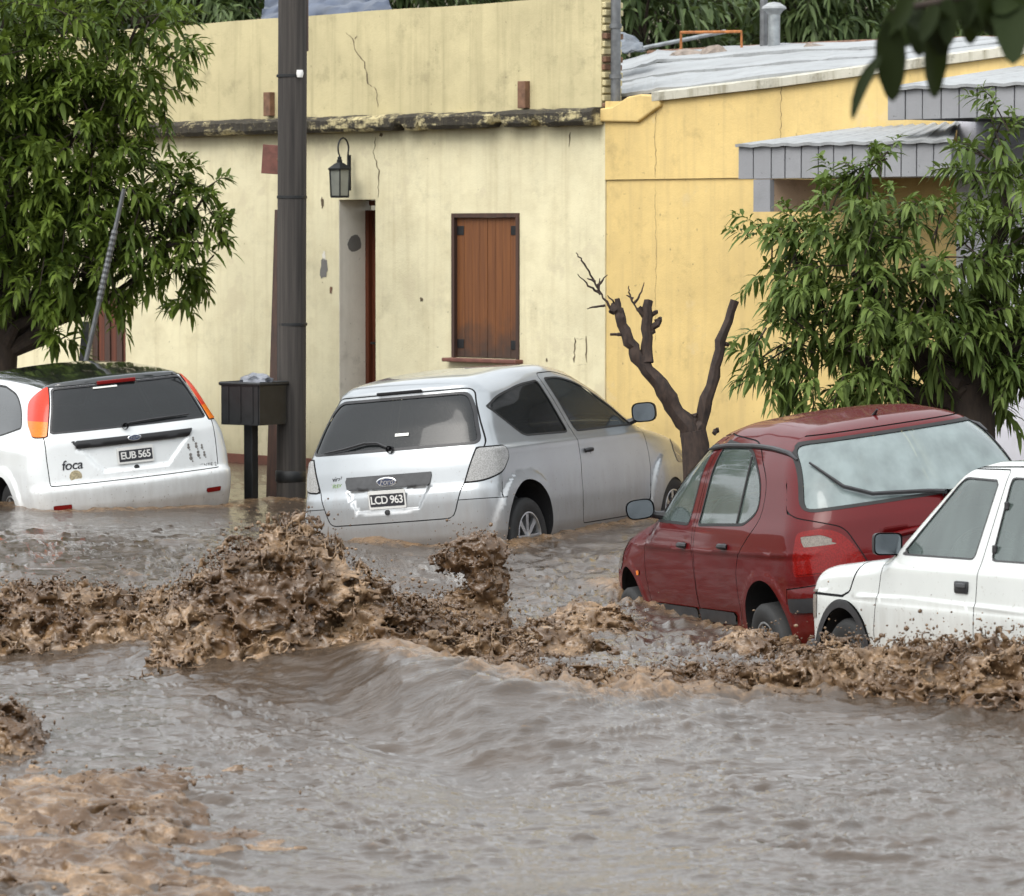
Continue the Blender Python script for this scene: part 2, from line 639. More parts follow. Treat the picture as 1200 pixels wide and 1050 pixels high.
plaster('plaster_cream', (0.69, 0.635, 0.43), (0.42, 0.35, 0.20), 0.34, 0.75, patch=(0.56, 0.50, 0.34), grime=0.26)
plaster('plaster_parapet', (0.53, 0.465, 0.27), (0.31, 0.27, 0.15), 0.55, 0.0, grime=0.45)
plaster('plaster_yellow', (0.66, 0.49, 0.20), (0.47, 0.35, 0.16), 0.5, 0.6, patch=(0.60, 0.47, 0.24), grime=0.35)
plaster('plaster_white', (0.62, 0.62, 0.68), (0.5, 0.5, 0.5), 0.3, 0.4)
plaster('plaster_pink', (0.50, 0.36, 0.25), (0.35, 0.26, 0.18), 0.3, 0.0)
plaster('plaster_reveal', (0.74, 0.71, 0.63), (0.5, 0.47, 0.4), 0.4, 0.5)
plaster('coping_white', (0.52, 0.50, 0.42), (0.22, 0.20, 0.13), 0.9, 0.0, grime=0.9)
plaster('plinth_red', (0.20, 0.055, 0.03), (0.12, 0.06, 0.04), 0.5, 0.6)
plaster('fascia_grey', (0.27, 0.275, 0.29), (0.2, 0.205, 0.21), 0.35, 0.0, grime=0.15)
plaster('roof_light', (0.33, 0.345, 0.355), (0.20, 0.20, 0.19), 0.5, 0.0, grime=0.5)
plaster('concrete_grey', (0.17, 0.165, 0.155), (0.09, 0.085, 0.08), 0.7, 0.0)
wood('shutter_wood', (0.20, 0.072, 0.018), (0.10, 0.034, 0.010), low_dark=0.85, z0=1.2)
wood('door_wood', (0.14, 0.035, 0.012), (0.06, 0.015, 0.006))
wood('post_wood', (0.075, 0.035, 0.022), (0.03, 0.018, 0.014))
wood('pole_wood', (0.056, 0.049, 0.043), (0.013, 0.011, 0.010), (30, 30, .9), 0.8)
wood('bark', (0.05, 0.035, 0.025), (0.02, 0.014, 0.011), (22, 22, 7), 0.9)
wood('bark_dead', (0.050, 0.030, 0.021), (0.010, 0.006, 0.005), (34, 34, 14), 0.8)
simple('iron_dark', (0.010, 0.011, 0.012), 0.5, 0.2, var=0.4)
simple('iron_grey', (0.14, 0.145, 0.15), 0.45, 0.6, var=0.3)
simple('galvanised', (0.30, 0.32, 0.33), 0.4, 0.7, var=0.25)
simple('rust_orange', (0.35, 0.13, 0.035), 0.7, var=0.4)
simple('rust_brown', (0.16, 0.085, 0.05), 0.8, var=0.4)
simple('rust_plate', (0.15, 0.06, 0.045), 0.7, var=0.3)
simple('crack_dark', (0.10, 0.075, 0.045), 0.95, var=0.4, scale=30)
simple('tarp_blue', (0.035, 0.05, 0.085), 0.45, var=0.4, scale=3)
simple('tarp_grey', (0.10, 0.115, 0.135), 0.5, var=0.5, scale=6)
simple('bag_grey', (0.17, 0.18, 0.205), 0.35, var=0.35, scale=12)
simple('stone_brown', (0.24, 0.20, 0.17), 0.9, var=0.35, bump=.6)
simple('lantern_glass', (0.26, 0.27, 0.24), 0.15, var=0.1, Transmission_Weight=0.25)
simple('insulator', (0.7, 0.7, 0.68), 0.3)


def mould_mat():
    b = NB('cornice_mould')
    v = b.coord('Object')
    m = b.noise(b.coord('Object', (1, 1, 2.5)), 3.2, 7, 0.7)
    n2 = b.noise(v, 30, 5, 0.7)
    f = b.rng(b.math('ADD', m, b.math('MULTIPLY', n2, 0.25)), 0.64, 0.74)
    c = b.mix(f, (0.035, 0.030, 0.022), (0.52, 0.45, 0.25))
    drip = b.rng(b.noise(b.coord('Object', (14, 14, .8)), 1.5, 4), 0.5, 0.62)
    c = b.mix(b.math('MULTIPLY', drip, 0.55), c, (0.06, 0.05, 0.03))
    return b.done(b.bsdf(c, 0.9, 0, b.bump(n2, 0.7, 0.02)))


mould_mat()


def hole_wall(name, m, parent, x0, x1, z0, z1, holes, y0=0.0, y1=0.3, top=None):
    """wall slab with rectangular openings and their reveals; top(x) may lower or raise the upper edge"""
    xs = sorted(set([x0, x1] + [h[0] for h in holes] + [h[1] for h in holes]))
    zs = sorted(set([z0, z1] + [h[2] for h in holes] + [h[3] for h in holes]))
    def fine(a, st=0.5):
        out = [a[0]]
        for p, q in zip(a[:-1], a[1:]):
            n = max(1, int((q - p) / st))
            out += [p + (q - p) * (i + 1) / n for i in range(n)]
        return out
    xs, zs = fine(xs), fine(zs)
    b = MB()
    inh = lambda x, z: any(h[0] < x < h[1] and h[2] < z < h[3] for h in holes)
    solid = {}
    for i in range(len(xs) - 1):
        for j in range(len(zs) - 1):
            solid[i, j] = not inh((xs[i] + xs[i+1]) / 2, (zs[j] + zs[j+1]) / 2)
    zt = lambda x, j: (top(x) if (top and j == len(zs) - 1) else zs[j])
    idx = {}
    def vid(i, j, k):
        if (i, j, k) not in idx:
            idx[i, j, k] = len(b.v)
            b.v.append((xs[i], y0 if k == 0 else y1, zt(xs[i], j)))
        return idx[i, j, k]
    for (i, j), s in solid.items():
        if not s: continue
        b.f.append((vid(i, j, 0), vid(i+1, j, 0), vid(i+1, j+1, 0), vid(i, j+1, 0)))
        b.f.append((vid(i, j, 1), vid(i, j+1, 1), vid(i+1, j+1, 1), vid(i+1, j, 1)))
        for di, dj, e in ((-1, 0, ((i, j), (i, j+1))), (1, 0, ((i+1, j+1), (i+1, j))), (0, -1, ((i+1, j), (i, j))), (0, 1, ((i, j+1), (i+1, j+1)))):
            if not solid.get((i + di, j + dj), False):
                (a, c), (d, e2) = e
                b.f.append((vid(a, c, 0), vid(d, e2, 0), vid(d, e2, 1), vid(a, c, 1)))
    return b.build(name, m, parent)


# ---- the ground under the flood, and the hill behind
GB = MB()
GB.add([(-400, -300, -.55), (400, -300, -.55), (400, 60, -.55), (-400, 60, -.55), (400, 110, 6), (-400, 110, 6), (400, 240, 24), (-400, 240, 24), (400, 800, 60), (-400, 800, 60)],
       [(0, 1, 2, 3), (3, 2, 4, 5), (5, 4, 6, 7), (7, 6, 8, 9)])
g = GB.build('ground', simple('mud_ground', (0.10, 0.085, 0.05), 0.9, var=0.4, scale=.3))
tag(g, kind='structure')

# ---- cream house
CH = house('cream_house', 'weathered cream yellow house with high parapet, closed brown shutters and deep doorway')
sx0, sz1 = wl(530, 250); sx1, _ = wl(609, 250); _, sz0 = wl(570, 420)
dx0, dz1 = wl(397, 234); dx1, _ = wl(440, 234)
kx0, kz1 = wl(104, 338); kx1, _ = wl(147, 338)
_, cz_top = wl(700, 128); _, cz_bot = wl(700, 146)
cz_top2 = cz_top
XL = -9.0
hole_wall('front_wall', MATS['plaster_cream'], CH, XL, 0.0, -.6, cz_bot + .03,
          [(sx0, sx1, sz0, sz1), (dx0, dx1, -.3, dz1), (kx0, kx1, -.3, kz1)], 0, .42)
# reveals of the doorway are bare grey render: thin linings
rv = MB(); rv.box((dx0 + .003, .20, (dz1 - .3) / 2), (.006, .395, dz1 + .29)); rv.build('door_reveal', MATS['plaster_reveal'], CH)
_, pz_r = wl(692, -6); pz_l = wl(200, 30)[1]
hole_wall('parapet', MATS['plaster_parapet'], CH, XL, -.10, cz_top - .02, pz_r + .02, [], .05, .30,
          top=lambda x: pz_r + (pz_l - pz_r) * (x + .1) / (wl(200, 30)[0] + .1) + .005 * math.sin(x * 9) + .004 * math.sin(x * 23))
# broken brick ends at the parapet's right edge
for i in range(14):
    bz = cz_top + .03 + i * (pz_r - cz_top - .05) / 14
    w = .03 + .035 * RND.random()
    k = MB(); k.box((-.10 + w / 2 - .005, .17, bz), (w, .22 + .02 * RND.random(), .052))
    k.build('brick', MATS['plaster_parapet' if RND.random() < .55 else 'rust_brown'], CH, bevel=.008)
# cornice: one ragged slab
cv, cf = [], []
NS = 220
r_ = random.Random(3)
brk = 0
for i in range(NS + 1):
    x = XL + (-.02 - XL) * i / NS
    n = 0.5 + 0.5 * float(fbm(np.array(x * 2.2), np.array(0.3), np.array(0.7), 3))
    n2 = float(fbm(np.array(x * 9), np.array(4.3), np.array(0.7), 3))
    out = -.17 + .05 * n2 * .5
    zt = cz_top + .012 * n2; zb = cz_bot + .012 * float(fbm(np.array(x * 6), np.array(1.1), np.array(2), 3)) + (.05 if n > .82 else 0)
    cv += [(x, -.001, zb), (x, out + .03, zb - .004), (x, out, zb + .03), (x, out - .004, zt - .03), (x, out + .03, zt), (x, .06, zt + .02)]
for i in range(NS):
    for j in range(5):
        a = i * 6 + j
        cf.append((a, a + 6, a + 7, a + 1))
cf += [tuple(range(6)), tuple(NS * 6 + k for k in reversed(range(6)))]
MB().add(cv, cf).build('cornice', MATS['cornice_mould'], CH, smooth=35)
# waterspout stubs above the cornice
for px, py0, py1, w in ((313.5, 108, 136, 8), (612, 95, 127, 11)):
    x, z1 = wl(px, py0); _, z0 = wl(px, py1)
    s = MB(); s.box((x, .02, (z0 + z1) / 2), (.10, .07, z1 - z0)); s.build('wall_slot', MATS['rust_brown'], CH, bevel=.006)
# shutters in a dark frame
fr = MB()
W, H = sx1 - sx0, sz1 - sz0
for (x, z, w, h) in ((sx0 + .02, (sz0 + sz1) / 2, .04, H), (sx1 - .02, (sz0 + sz1) / 2, .04, H), ((sx0 + sx1) / 2, sz1 - .02, W - .08, .04)):
    fr.box((x, .02, z), (w - .001, .07, h - .001))
fr.build('shutter_frame', MATS['post_wood'], CH)
for s_, (a, c) in enumerate(((sx0 + .042, (sx0 + sx1) / 2 - .003), ((sx0 + sx1) / 2 + .003, sx1 - .042))):
    bk = MB(); bk.box(((a + c) / 2, .055, (sz0 + sz1) / 2 - .018), (c - a, .02, H - .045))
    sh = bk.build('shutter', MATS['shutter_wood'], CH)
    for k in range(4):
        w = (c - a) / 4
        p = MB(); p.box((a + w * (k + .5), .034 + .001 * (k % 2), (sz0 + sz1) / 2 - .018), (w - .0022, .022, H - .05))
        p.build('plank', MATS['shutter_wood'], sh, bevel=.003)
    for z in (sz0 + .13, sz1 - .16):
        hx = a + .05 if s_ == 0 else c - .05
        h_ = MB(); h_.box((hx, .020, z), (.09, .006, .085)); h_.build('hinge', MATS['iron_dark'], sh, bevel=.003)
sl = MB(); sl.box(((sx0 + sx1) / 2, -.025, sz0 - .02), (W + .09, .15, .036)); sl.build('window_sill', MATS['rust_plate'], CH, bevel=.008)
# door set deep in its opening
dr = MB(); dr.box(((dx0 + dx1) / 2, .40, (dz1 - .4) / 2), (dx1 - dx0 + .02, .04, dz1 + .2)); DO = dr.build('door', MATS['door_wood'], CH)
df = MB()
df.box((dx0 + .03, .36, (dz1 - .4) / 2), (.05, .05, dz1 + .2)); df.box((dx1 - .03, .36, (dz1 - .4) / 2), (.05, .05, dz1 + .2))
df.box(((dx0 + dx1) / 2, .36, dz1 - .03), (dx1 - dx0 - .12, .048, .05))
df.build('door_frame', MATS['door_wood'], DO)
for k in range(3):
    p = MB(); p.box(((dx0 + dx1) / 2, .372, .35 + k * .75), (dx1 - dx0 - .2, .02, .6)); p.build('door_panel', MATS['door_wood'], DO, bevel=.01)
hd = MB(); hd.tube([(dx0 + .12, .37, 1.25), (dx0 + .12, .31, 1.25), (dx0 + .22, .31, 1.25)], .012, 8); hd.build('handle', MATS['iron_dark'], DO, smooth=True)
# second, left doorway: ribbed reddish boards
for k in range(6):
    w = (kx1 - kx0) / 6
    p = MB(); p.box((kx0 + w * (k + .5), .06 + .01 * (k % 2), (kz1 - .4) / 2), (w - .012, .05, kz1 + .2)); p.build('plank', MATS['door_wood' if k % 2 else 'post_wood'], CH, bevel=.006)
# red oxide plinth
for a, c in ((XL, kx0 - .02), (kx1 + .02, dx0 - .02), (dx1 + .02, -.01)):
    p = MB(); p.box(((a + c) / 2, -.012, wl(285, 532)[1] - .5), (c - a, .022, 1.0)); p.build('plinth', MATS['plinth_red'], CH, bevel=.004)


def crack(pts, y, parent, w=.010):
    """a thin open crack: a ragged ribbon just proud of the plaster"""
    P = [Vector((*[wl(px, py, y)[0]], y - .003, wl(px, py, y)[1])) for px, py in pts]
    Q = []
    for a, c in zip(P[:-1], P[1:]):
        n = max(2, int((c - a).length / .03))
        for k in range(n):
            q = a + (c - a) * (k / n)
            Q.append(q + Vector((RND.uniform(-.010, .010), 0, RND.uniform(-.006, .006))))
    Q.append(P[-1])
    vs, fs = [], []
    for i, q in enumerate(Q):
        ww = w * RND.uniform(.35, 1.0) * (0.3 if i in (0, len(Q) - 1) else 1)
        vs += [q + Vector((-ww / 2, 0, 0)), q + Vector((ww / 2, 0, 0))]
    for i in range(len(Q) - 1):
        fs.append((2*i, 2*i+1, 2*i+3, 2*i+2))
    return MB().add(vs, fs).build('crack', MATS['crack_dark'], parent)


crack([(405, 38), (413, 45), (418, 62), (427, 73), (432, 98), (441, 104), (443, 126)], .05, CH, .018)
crack([(420, 41), (416, 46)], .05, CH, .02)
crack([(441, 160), (438, 178), (444, 200), (443, 232)], 0, CH, .016)
crack([(668, 155), (667, 172)], 0, CH, .02)
crack([(674, 396), (673, 425)], 0, CH, .022); crack([(673, 397), (687, 397)], 0, CH, .02); crack([(687, 394), (688, 425)], 0, CH, .02); crack([(676, 428), (687, 427)], 0, CH, .016)
for px, py, w, h, m in ((380, 316, .13, .22, 'concrete_grey'), (380, 300, .06, .1, 'plaster_reveal'), (388, 340, .05, .09, 'rust_brown'), (378, 238, .05, .12, 'crack_dark'), (494, 351, .05, .05, 'crack_dark'), (447, 158, .06, .05, 'crack_dark'), (641, 422, .03, .05, 'crack_dark')):
    x, z = wl(px, py)
    v_ = []
    n = 14
    for k in range(n):
        a = 2 * math.pi * k / n
        r = RND.uniform(.6, 1.1)
        v_.append((x + w / 2 * r * math.cos(a), -.0035, z + h / 2 * r * math.sin(a)))
    MB().add(v_, [tuple(range(n))]).build('plaster_chip', MATS[m], CH)
x, z = wl(413, 286)
MB().add([(dx0 + .0075, .2 + .09 * math.cos(a) * RND.uniform(.7, 1.1), z + .10 * math.sin(a) * RND.uniform(.7, 1.1)) for a in np.linspace(0, 6.28, 13)[:-1]], [tuple(range(12))]).build('plaster_chip', MATS['concrete_grey'], CH)
# downpipe at the corner, from the parapet to the neighbour's coping
px_, pz0 = wl(709, 122, .0); pz1 = pz_r + .9
dp = MB(); dp.tube([(.01, .12, pz0), (.01, .12, pz1)], .045, 10)
for z in np.arange(pz0 + .25, pz1, .45): dp.tube([(.01, .12, z - .02), (.01, .12, z + .02)], .056, 10)
dp.build('downpipe', MATS['iron_grey'], CH, smooth=40)
# roof behind the parapet
rf = MB(); rf.box((XL / 2 - .1, 3.3, cz_top + .25), (-XL - .2, 6, .12), (math.radians(3), 0, 0)); rf.build('roof', MATS['concrete_grey'], CH)

# ---- yellow house
YH = house('yellow_house', 'bright yellow house wall with stained white coping and light sheet roof')
x_a, z_a = wl(716, 113); x_b, z_b = wl(770, 111); x_c, z_c = wl(915, 94); x_d, z_d = wl(1180, 58)
XR = 9.0
def ytop(x):
    return float(np.interp(x, [0, x_b, x_c, x_d, XR], [z_a + .02, z_b, z_c, z_d, z_d + (z_d - z_c) / (x_d - x_c) * (XR - x_d)])) - .06
ledge_z = wl(790, 210)[1]
hole_wall('front_wall', MATS['plaster_yellow'], YH, .002, XR, -.6, ledge_z, [], .015, .30)
hole_wall('upper_wall', MATS['plaster_yellow'], YH, .002, XR, ledge_z + .004, 4.0, [], -.004, .30, top=ytop)
cvs, cfs = [], []
n = 60
for i in range(n + 1):
    x = x_b - .02 + (XR - x_b) * i / n
    j = .008 * float(fbm(np.array(x * 7), np.array(.2), np.array(.4), 2))
    z = ytop(x)
    cvs += [(x, -.05 + j, z + .002), (x, -.055 + j, z + .075 + j), (x, .05, z + .10), (x, .33, z + .10), (x, .33, z + .002)]
for i in range(n):
    for k in range(5):
        a = i * 5 + k; c2 = i * 5 + (k + 1) % 5
        cfs.append((a, a + 5, c2 + 5, c2))
cfs += [tuple(range(5)), tuple(n * 5 + k for k in reversed(range(5)))]
MB().add(cvs, cfs).build('coping', MATS['coping_white'], YH, smooth=30)
# moulded plaster shoulder where the two houses meet
sd_ = MB()
pts = [wl(a, c, -.10) for a, c in ((688, 142), (690, 128), (712, 125), (730, 113), (745, 110), (768, 113), (768, 124), (741, 143))]
sd_.prism(pts, -.045, .20, lambda a, c, d: (a, d, c)); sd_.build('plaster_shoulder', MATS['plaster_yellow'], YH, bevel=.015)
for px in (768, 915):
    x, z1 = wl(px, 115)
    crack([(px, 400), (px + 1, 300), (px, 214)], .015, YH, .004)
    crack([(px + .5, 208), (px, 160), (px + .5, ytop(x) and 118 if px < 800 else 100)], -.004, YH, .006)
# light roof sheets rising behind the coping, from its inner edge to the pipes at the back
RY = 4.7
_fr = [wl(a, c, .33) for a, c in ((722, 110), (770, 104), (915, 86), (1040, 74), (1180, 54), (1300, 38))]
_bk = [wl(a, c, RY) for a, c in ((722, 78), (770, 64), (915, 56), (1040, 52), (1180, 46), (1300, 40))]
for k in range(3):
    vs, fs = [], []
    m = 40
    for i in range(m + 1):
        u = i / m * (len(_fr) - 1); q = min(int(u), len(_fr) - 2); w_ = u - q
        F_ = [_fr[q][d] * (1 - w_) + _fr[q+1][d] * w_ for d in (0, 1)]; G_ = [_bk[q][d] * (1 - w_) + _bk[q+1][d] * w_ for d in (0, 1)]
        for t_ in (k / 3, (k + 1.04) / 3):
            wv = .018 * float(fbm(np.array(i * .45), np.array(t_ * 5), np.array(k * 3.), 2))
            vs.append((F_[0] * (1 - t_) + G_[0] * t_, .33 + (RY - .33) * t_, F_[1] * (1 - t_) + G_[1] * t_ + wv + .02 * k))
    for i in range(m): fs.append((2*i, 2*i+2, 2*i+3, 2*i+1))
    o = MB().add(vs, fs).build('roof_sheet', MATS['roof_light'], YH)
    md = o.modifiers.new('thick', 'SOLIDIFY'); md.thickness = .03
def rp(px, py, y=RY):
    x, z = wl(px, py, y)
    return (x, y, z)
for (p0, p1, r, m) in (((760, 62), (1000, 50), .028, 'rust_brown'), ((1000, 50), (1260, 42), .028, 'rust_brown'), ((735, 60), (850, 37), .022, 'galvanised'), ((1040, 66), (1260, 53), .018, 'rust_orange')):
    t = MB(); t.tube([rp(*p0), rp(*p1)], r, 8); t.build('roof_pipe', MATS[m], YH, smooth=True)
t = MB(); t.tube([rp(798, 64, 4.4), rp(798, 38, 4.4), rp(869, 37, 4.4), rp(869, 62, 4.4)], .016, 6); t.build('roof_rail', MATS['rust_orange'], YH)
fx, fy, fz = rp(907, 56, 4.3)
v = MB(); v.tube([(fx, 4.3, fz - .4), (fx, 4.3, fz + .36)], .062, 12); VP = v.build('vent_pipe', MATS['galvanised'], YH, smooth=40)
v = MB(); v.lathe([(.062, .33), (.09, .37), (.125, .39), (.12, .41), (.06, .45), (.001, .46)], 16, 'z', c=(fx, 4.3, fz)); v.build('vent_cowl', MATS['roof_light'], VP, smooth=40)
v = MB(); fx2 = rp(895, 50, 4.45)[0]; v.tube([(fx2, 4.45, fz - .5), (fx2, 4.45, fz + 1.6)], .04, 10); v.build('roof_post', MATS['iron_grey'], YH, smooth=40)

# ---- white house with grey fascia
WH = house('white_house', 'white house with grey panelled fascias and sloping porch canopy behind the leafy tree')
YF = -1.15
wx0, _ = wl(1121, 250, -.06)
hole_wall('front_wall', MATS['plaster_white'], WH, wx0, XR + 2, -.6, 3.6, [], -.06, -.008)
def fascia(px0, px1, pya, pyb, name, seams, y=YF):
    x0, zt = wl(px0, pya, y); x1, zt1 = wl(px1, pya, y); _, zb = wl(px0, pyb, y)
    b_ = MB(); b_.box(((x0 + x1) / 2, (y + .02 - .07) / 2 + .0, (zt + zb) / 2), (x1 - x0, abs(y) - .10, zt - zb - .02))
    o = b_.build(name, MATS['fascia_grey'], WH)
    xs = [x0] + [wl(s, pya, y)[0] for s in seams] + [x1]
    for a, c in zip(xs[:-1], xs[1:]):
        p = MB(); p.box(((a + c) / 2, y + RND.uniform(-.002, .002), (zt + zb) / 2), (c - a - .012, .024, zt - zb)); p.build('fascia_panel', MATS['fascia_grey'], o, bevel=.004)
    return o, x0, x1, zb, zt
CN, cx0, cx1, czb, czt = fascia(866, 1116, 171, 210, 'canopy', (884, 905, 921, 940, 960, 978, 1000, 1020, 1038, 1057, 1075, 1095))
bx0 = wl(886, 230, YF)[0]; bx1 = wl(905, 230, YF)[0]; bz = wl(895, 248, YF)[1]
p = MB(); p.box(((bx0 + bx1) / 2, (YF - .06) / 2, (bz + czb) / 2), (bx1 - bx0, -YF - .06, czb - bz - .002)); p.build('canopy_beam', MATS['plaster_pink'], CN)
p = MB(); p.box(((bx0 + bx1) / 2, YF - .005, (bz + czb) / 2 - .003), (bx1 - bx0 + .004, .05, czb - bz - .004)); p.build('beam_cap', MATS['fascia_grey'], CN)
def lean_sheet(x0, x1, z0, parent, pb_l, pb_r, yb):
    xl, zl = wl(*pb_l, yb); xr, zr = wl(*pb_r, yb)
    n = 40
    vs = []
    for i in range(n + 1):
        t_ = i / n
        w = .014 * math.sin(t_ * 60)
        vs += [(x0 + (x1 - x0) * t_, YF - .05, z0 + .012 + w * .4), (xl + (xr - xl) * t_, yb, zl + (zr - zl) * t_ + w)]
    o = MB().add(vs, [(2*i, 2*i+2, 2*i+3, 2*i+1) for i in range(n)]).build('roof_sheet', MATS['roof_light'], parent)
    md = o.modifiers.new('thick', 'SOLIDIFY'); md.thickness = .025
lean_sheet(cx0, cx1 + .05, czt, CN, (1004, 151), (1124, 143), -.07)
FA, fx0, fx1, fzb, fzt = fascia(1041, 1330, 104, 141, 'fascia', (1062, 1082, 1104, 1125, 1146, 1168, 1190, 1212, 1234, 1256, 1278, 1300))
lean_sheet(fx0, fx1, fzt, FA, (1190, 79), (1440, 72), -.03)

# ---- things on the roofs and at the walls
def rock(name, loc, s, m, seed, label, cat, group=None, seg=2):
    bm = bmesh.new()
    bmesh.ops.create_icosphere(bm, subdivisions=seg, radius=1)
    for v_ in bm.verts:
        n_ = float(fbm(np.array(v_.co.x * 1.3 + seed), np.array(v_.co.y * 1.3), np.array(v_.co.z * 1.3), 3))
        v_.co = v_.co * (1 + .45 * n_)
        v_.co = Vector((v_.co.x * s[0], v_.co.y * s[1], v_.co.z * s[2]))
    me = bpy.data.meshes.new(name); bm.to_mesh(me); bm.free()
    o = link(name, me, MATS[m], None, loc)
    return tag(o, label, cat, group)


def hp(px, py, y):
    x, z = wl(px, py, y)
    return B0 + HX * x + HY * y + Vector((0, 0, z))


rock('roof_stone', hp(805, 66, 3.9), (.19, .16, .07), 'stone_brown', 1, 'long flat brown stone lying on the roof edge by the orange rail', 'stone', 'stones weighing down the roof')
rock('roof_stone', hp(838, 64, 3.9), (.15, .14, .09), 'stone_brown', 5, 'taller brown stone under the orange rail on the roof', 'stone', 'stones weighing down the roof')
rock('roof_stone', hp(957, 60, 3.9), (.16, .14, .07), 'stone_brown', 9, 'pale brown stone right of the vent pipe on the roof', 'stone', 'stones weighing down the roof')
rock('roof_stone', hp(902, 61, 3.9), (.10, .1, .05), 'roof_light', 12, 'white mortar lump at the foot of the vent pipe', 'stone', 'stones weighing down the roof')
rock('river_stone', at(261, 605, 31.3) - Vector((0, 0, .05)), (.17, .12, .09), 'stone_brown', 21, 'brown stone breaking the water beside the waste bin', 'stone')


def tarp(name, pts, m, label, seed):
    """pts: four corners; a crumpled sheet between them"""
    n = 22
    A, B_, C_, D = [Vector(p) for p in pts]
    vs, fs = [], []
    for i in range(n + 1):
        for j in range(n + 1):
            u, w = i / n, j / n
            p = (A * (1-u) + B_ * u) * (1-w) + (D * (1-u) + C_ * u) * w
            k = float(ridged(np.array(p.x * 2.2 + seed), np.array(p.z * 2.2), np.array(p.y * 1.4), 3))
            vs.append(p + Vector((0, -.10 * k, .05 * k)))
    for i in range(n):
        for j in range(n):
            fs.append((i*(n+1)+j, (i+1)*(n+1)+j, (i+1)*(n+1)+j+1, i*(n+1)+j+1))
    o = MB().add(vs, fs).build(name, MATS[m], None, smooth=True)
    md = o.modifiers.new('thick', 'SOLIDIFY'); md.thickness = .012
    return tag(o, label, 'tarp')


tarp('roof_tarp', [hp(304, 40, .8), hp(462, 18, .8), hp(430, -26, 2.6), hp(318, -20, 2.6)], 'tarp_blue', 'crumpled dark blue tarp on the roof behind the parapet', 2)
tarp('roof_tarp', [hp(708, 74, 2.2), hp(756, 66, 2.2), hp(748, 52, 3.0), hp(712, 40, 3.0)], 'tarp_grey', 'grey plastic sheet folded on the roof by the downpipe', 8)

# ---- wall lantern
lx, lz = wl(398, 212, -.24)
LN = empty('wall_lantern', B0 + HX * lx + HY * -.24 + Vector((0, 0, lz)), (0, 0, -TH + math.radians(20)))
tag(LN, 'dark metal wall lantern with glass panes hanging beside the doorway', 'lantern')
c_ = MB()
c_.lathe([(.125, .105), (.128, .118), (.055, .165), (.03, .175), (.03, .20), (.022, .205), (.022, .225), (.008, .235), (.001, .236)], 6, 'z'); c_.build('lantern_cap', MATS['iron_dark'], LN)
c_ = MB(); c_.lathe([(.001, -.16), (.098, -.16), (.102, -.145), (.09, -.14)], 6, 'z'); c_.build('lantern_base', MATS['iron_dark'], LN)
for k in range(6):
    a = k * math.pi / 3
    p = MB(); p.tube([(.095 * math.cos(a), .095 * math.sin(a), -.15), (.108 * math.cos(a), .108 * math.sin(a), .11)], .007, 6); p.build('lantern_bar', MATS['iron_dark'], LN)
    a2 = a + math.pi / 3
    q = MB(); q.add([(.094 * math.cos(a), .094 * math.sin(a), -.14), (.094 * math.cos(a2), .094 * math.sin(a2), -.14), (.106 * math.cos(a2), .106 * math.sin(a2), .105), (.106 * math.cos(a), .106 * math.sin(a), .105)], [(0, 1, 2, 3)])
    q.build('lantern_pane', MATS['lantern_glass'], LN)
bx = [(0, 0, .235), (-.01, .0, .27)] + [(-.0 + .10 * math.cos(a) - .0, .085 - .0 + .0, .30 + .10 * math.sin(a)) for a in ()]
ang = np.linspace(math.radians(215), math.radians(-25), 16)
sc = [(0, .075 + .105 * math.cos(a), .31 + .10 * math.sin(a)) for a in ang] + [(0, .18, .2), (0, .185, -.08)]
c_ = MB(); c_.tube([(0, 0, .225), (0, .0, .25)] , .008, 6); c_.tube(sc, .0085, 6); c_.box((0, .19, .08), (.035, .02, .34)); c_.build('lantern_bracket', MATS['iron_dark'], LN)

# ---- utility pole
pb = at(341, 640, 31.2)
PO = empty('utility_pole', Vector((pb.x, pb.y, -.5)))
tag(PO, 'tall dark weathered wooden utility pole in front of the cream house', 'pole')
t = MB(); H_ = 7.0
ptop = at(343, 0, 31.2)
t.tube([(0, 0, 0), ((ptop.x - pb.x) * .5, 0, 2.6), (ptop.x - pb.x, 0, ptop.z + .5), ((ptop.x - pb.x) * 1.3, 0, H_)], [.120, .118, .117, .11], 20); t.build('shaft', MATS['pole_wood'], PO, smooth=40)
for py in (89, 231, 380):
    z = at(341, py, 31.2).z + .5
    r = MB(); r.lathe([(.117, -.012), (.123, -.01), (.123, .01), (.117, .012)], 20, 'z'); r.build('wire_band', MATS['iron_dark'], PO, smooth=40, loc=((ptop.x - pb.x) * .6, 0, z))
i_ = MB(); zz = at(341, 87, 31.2).z + .5
i_.lathe([(.001, .03), (.025, .03), (.03, 0), (.022, -.03), (.001, -.03)], 10, 'z'); i_.build('insulator', MATS['insulator'], PO, smooth=40, loc=(.09, -.11, zz))
cd = MB(); cd.tube([(.13, 0, at(341, 60, 31.2).z + .5), (.133, 0, H_)], .025, 8); cd.build('cable_conduit', MATS['post_wood'], PO, smooth=True)
wb = MB(); wb.lathe([(.117, -.05), (.125, -.04), (.125, .04), (.117, .05)], 20, 'z'); wb.build('wire_band', MATS['iron_dark'], PO, smooth=40, loc=(0, 0, at(341, 558, 31.2).z + .5))

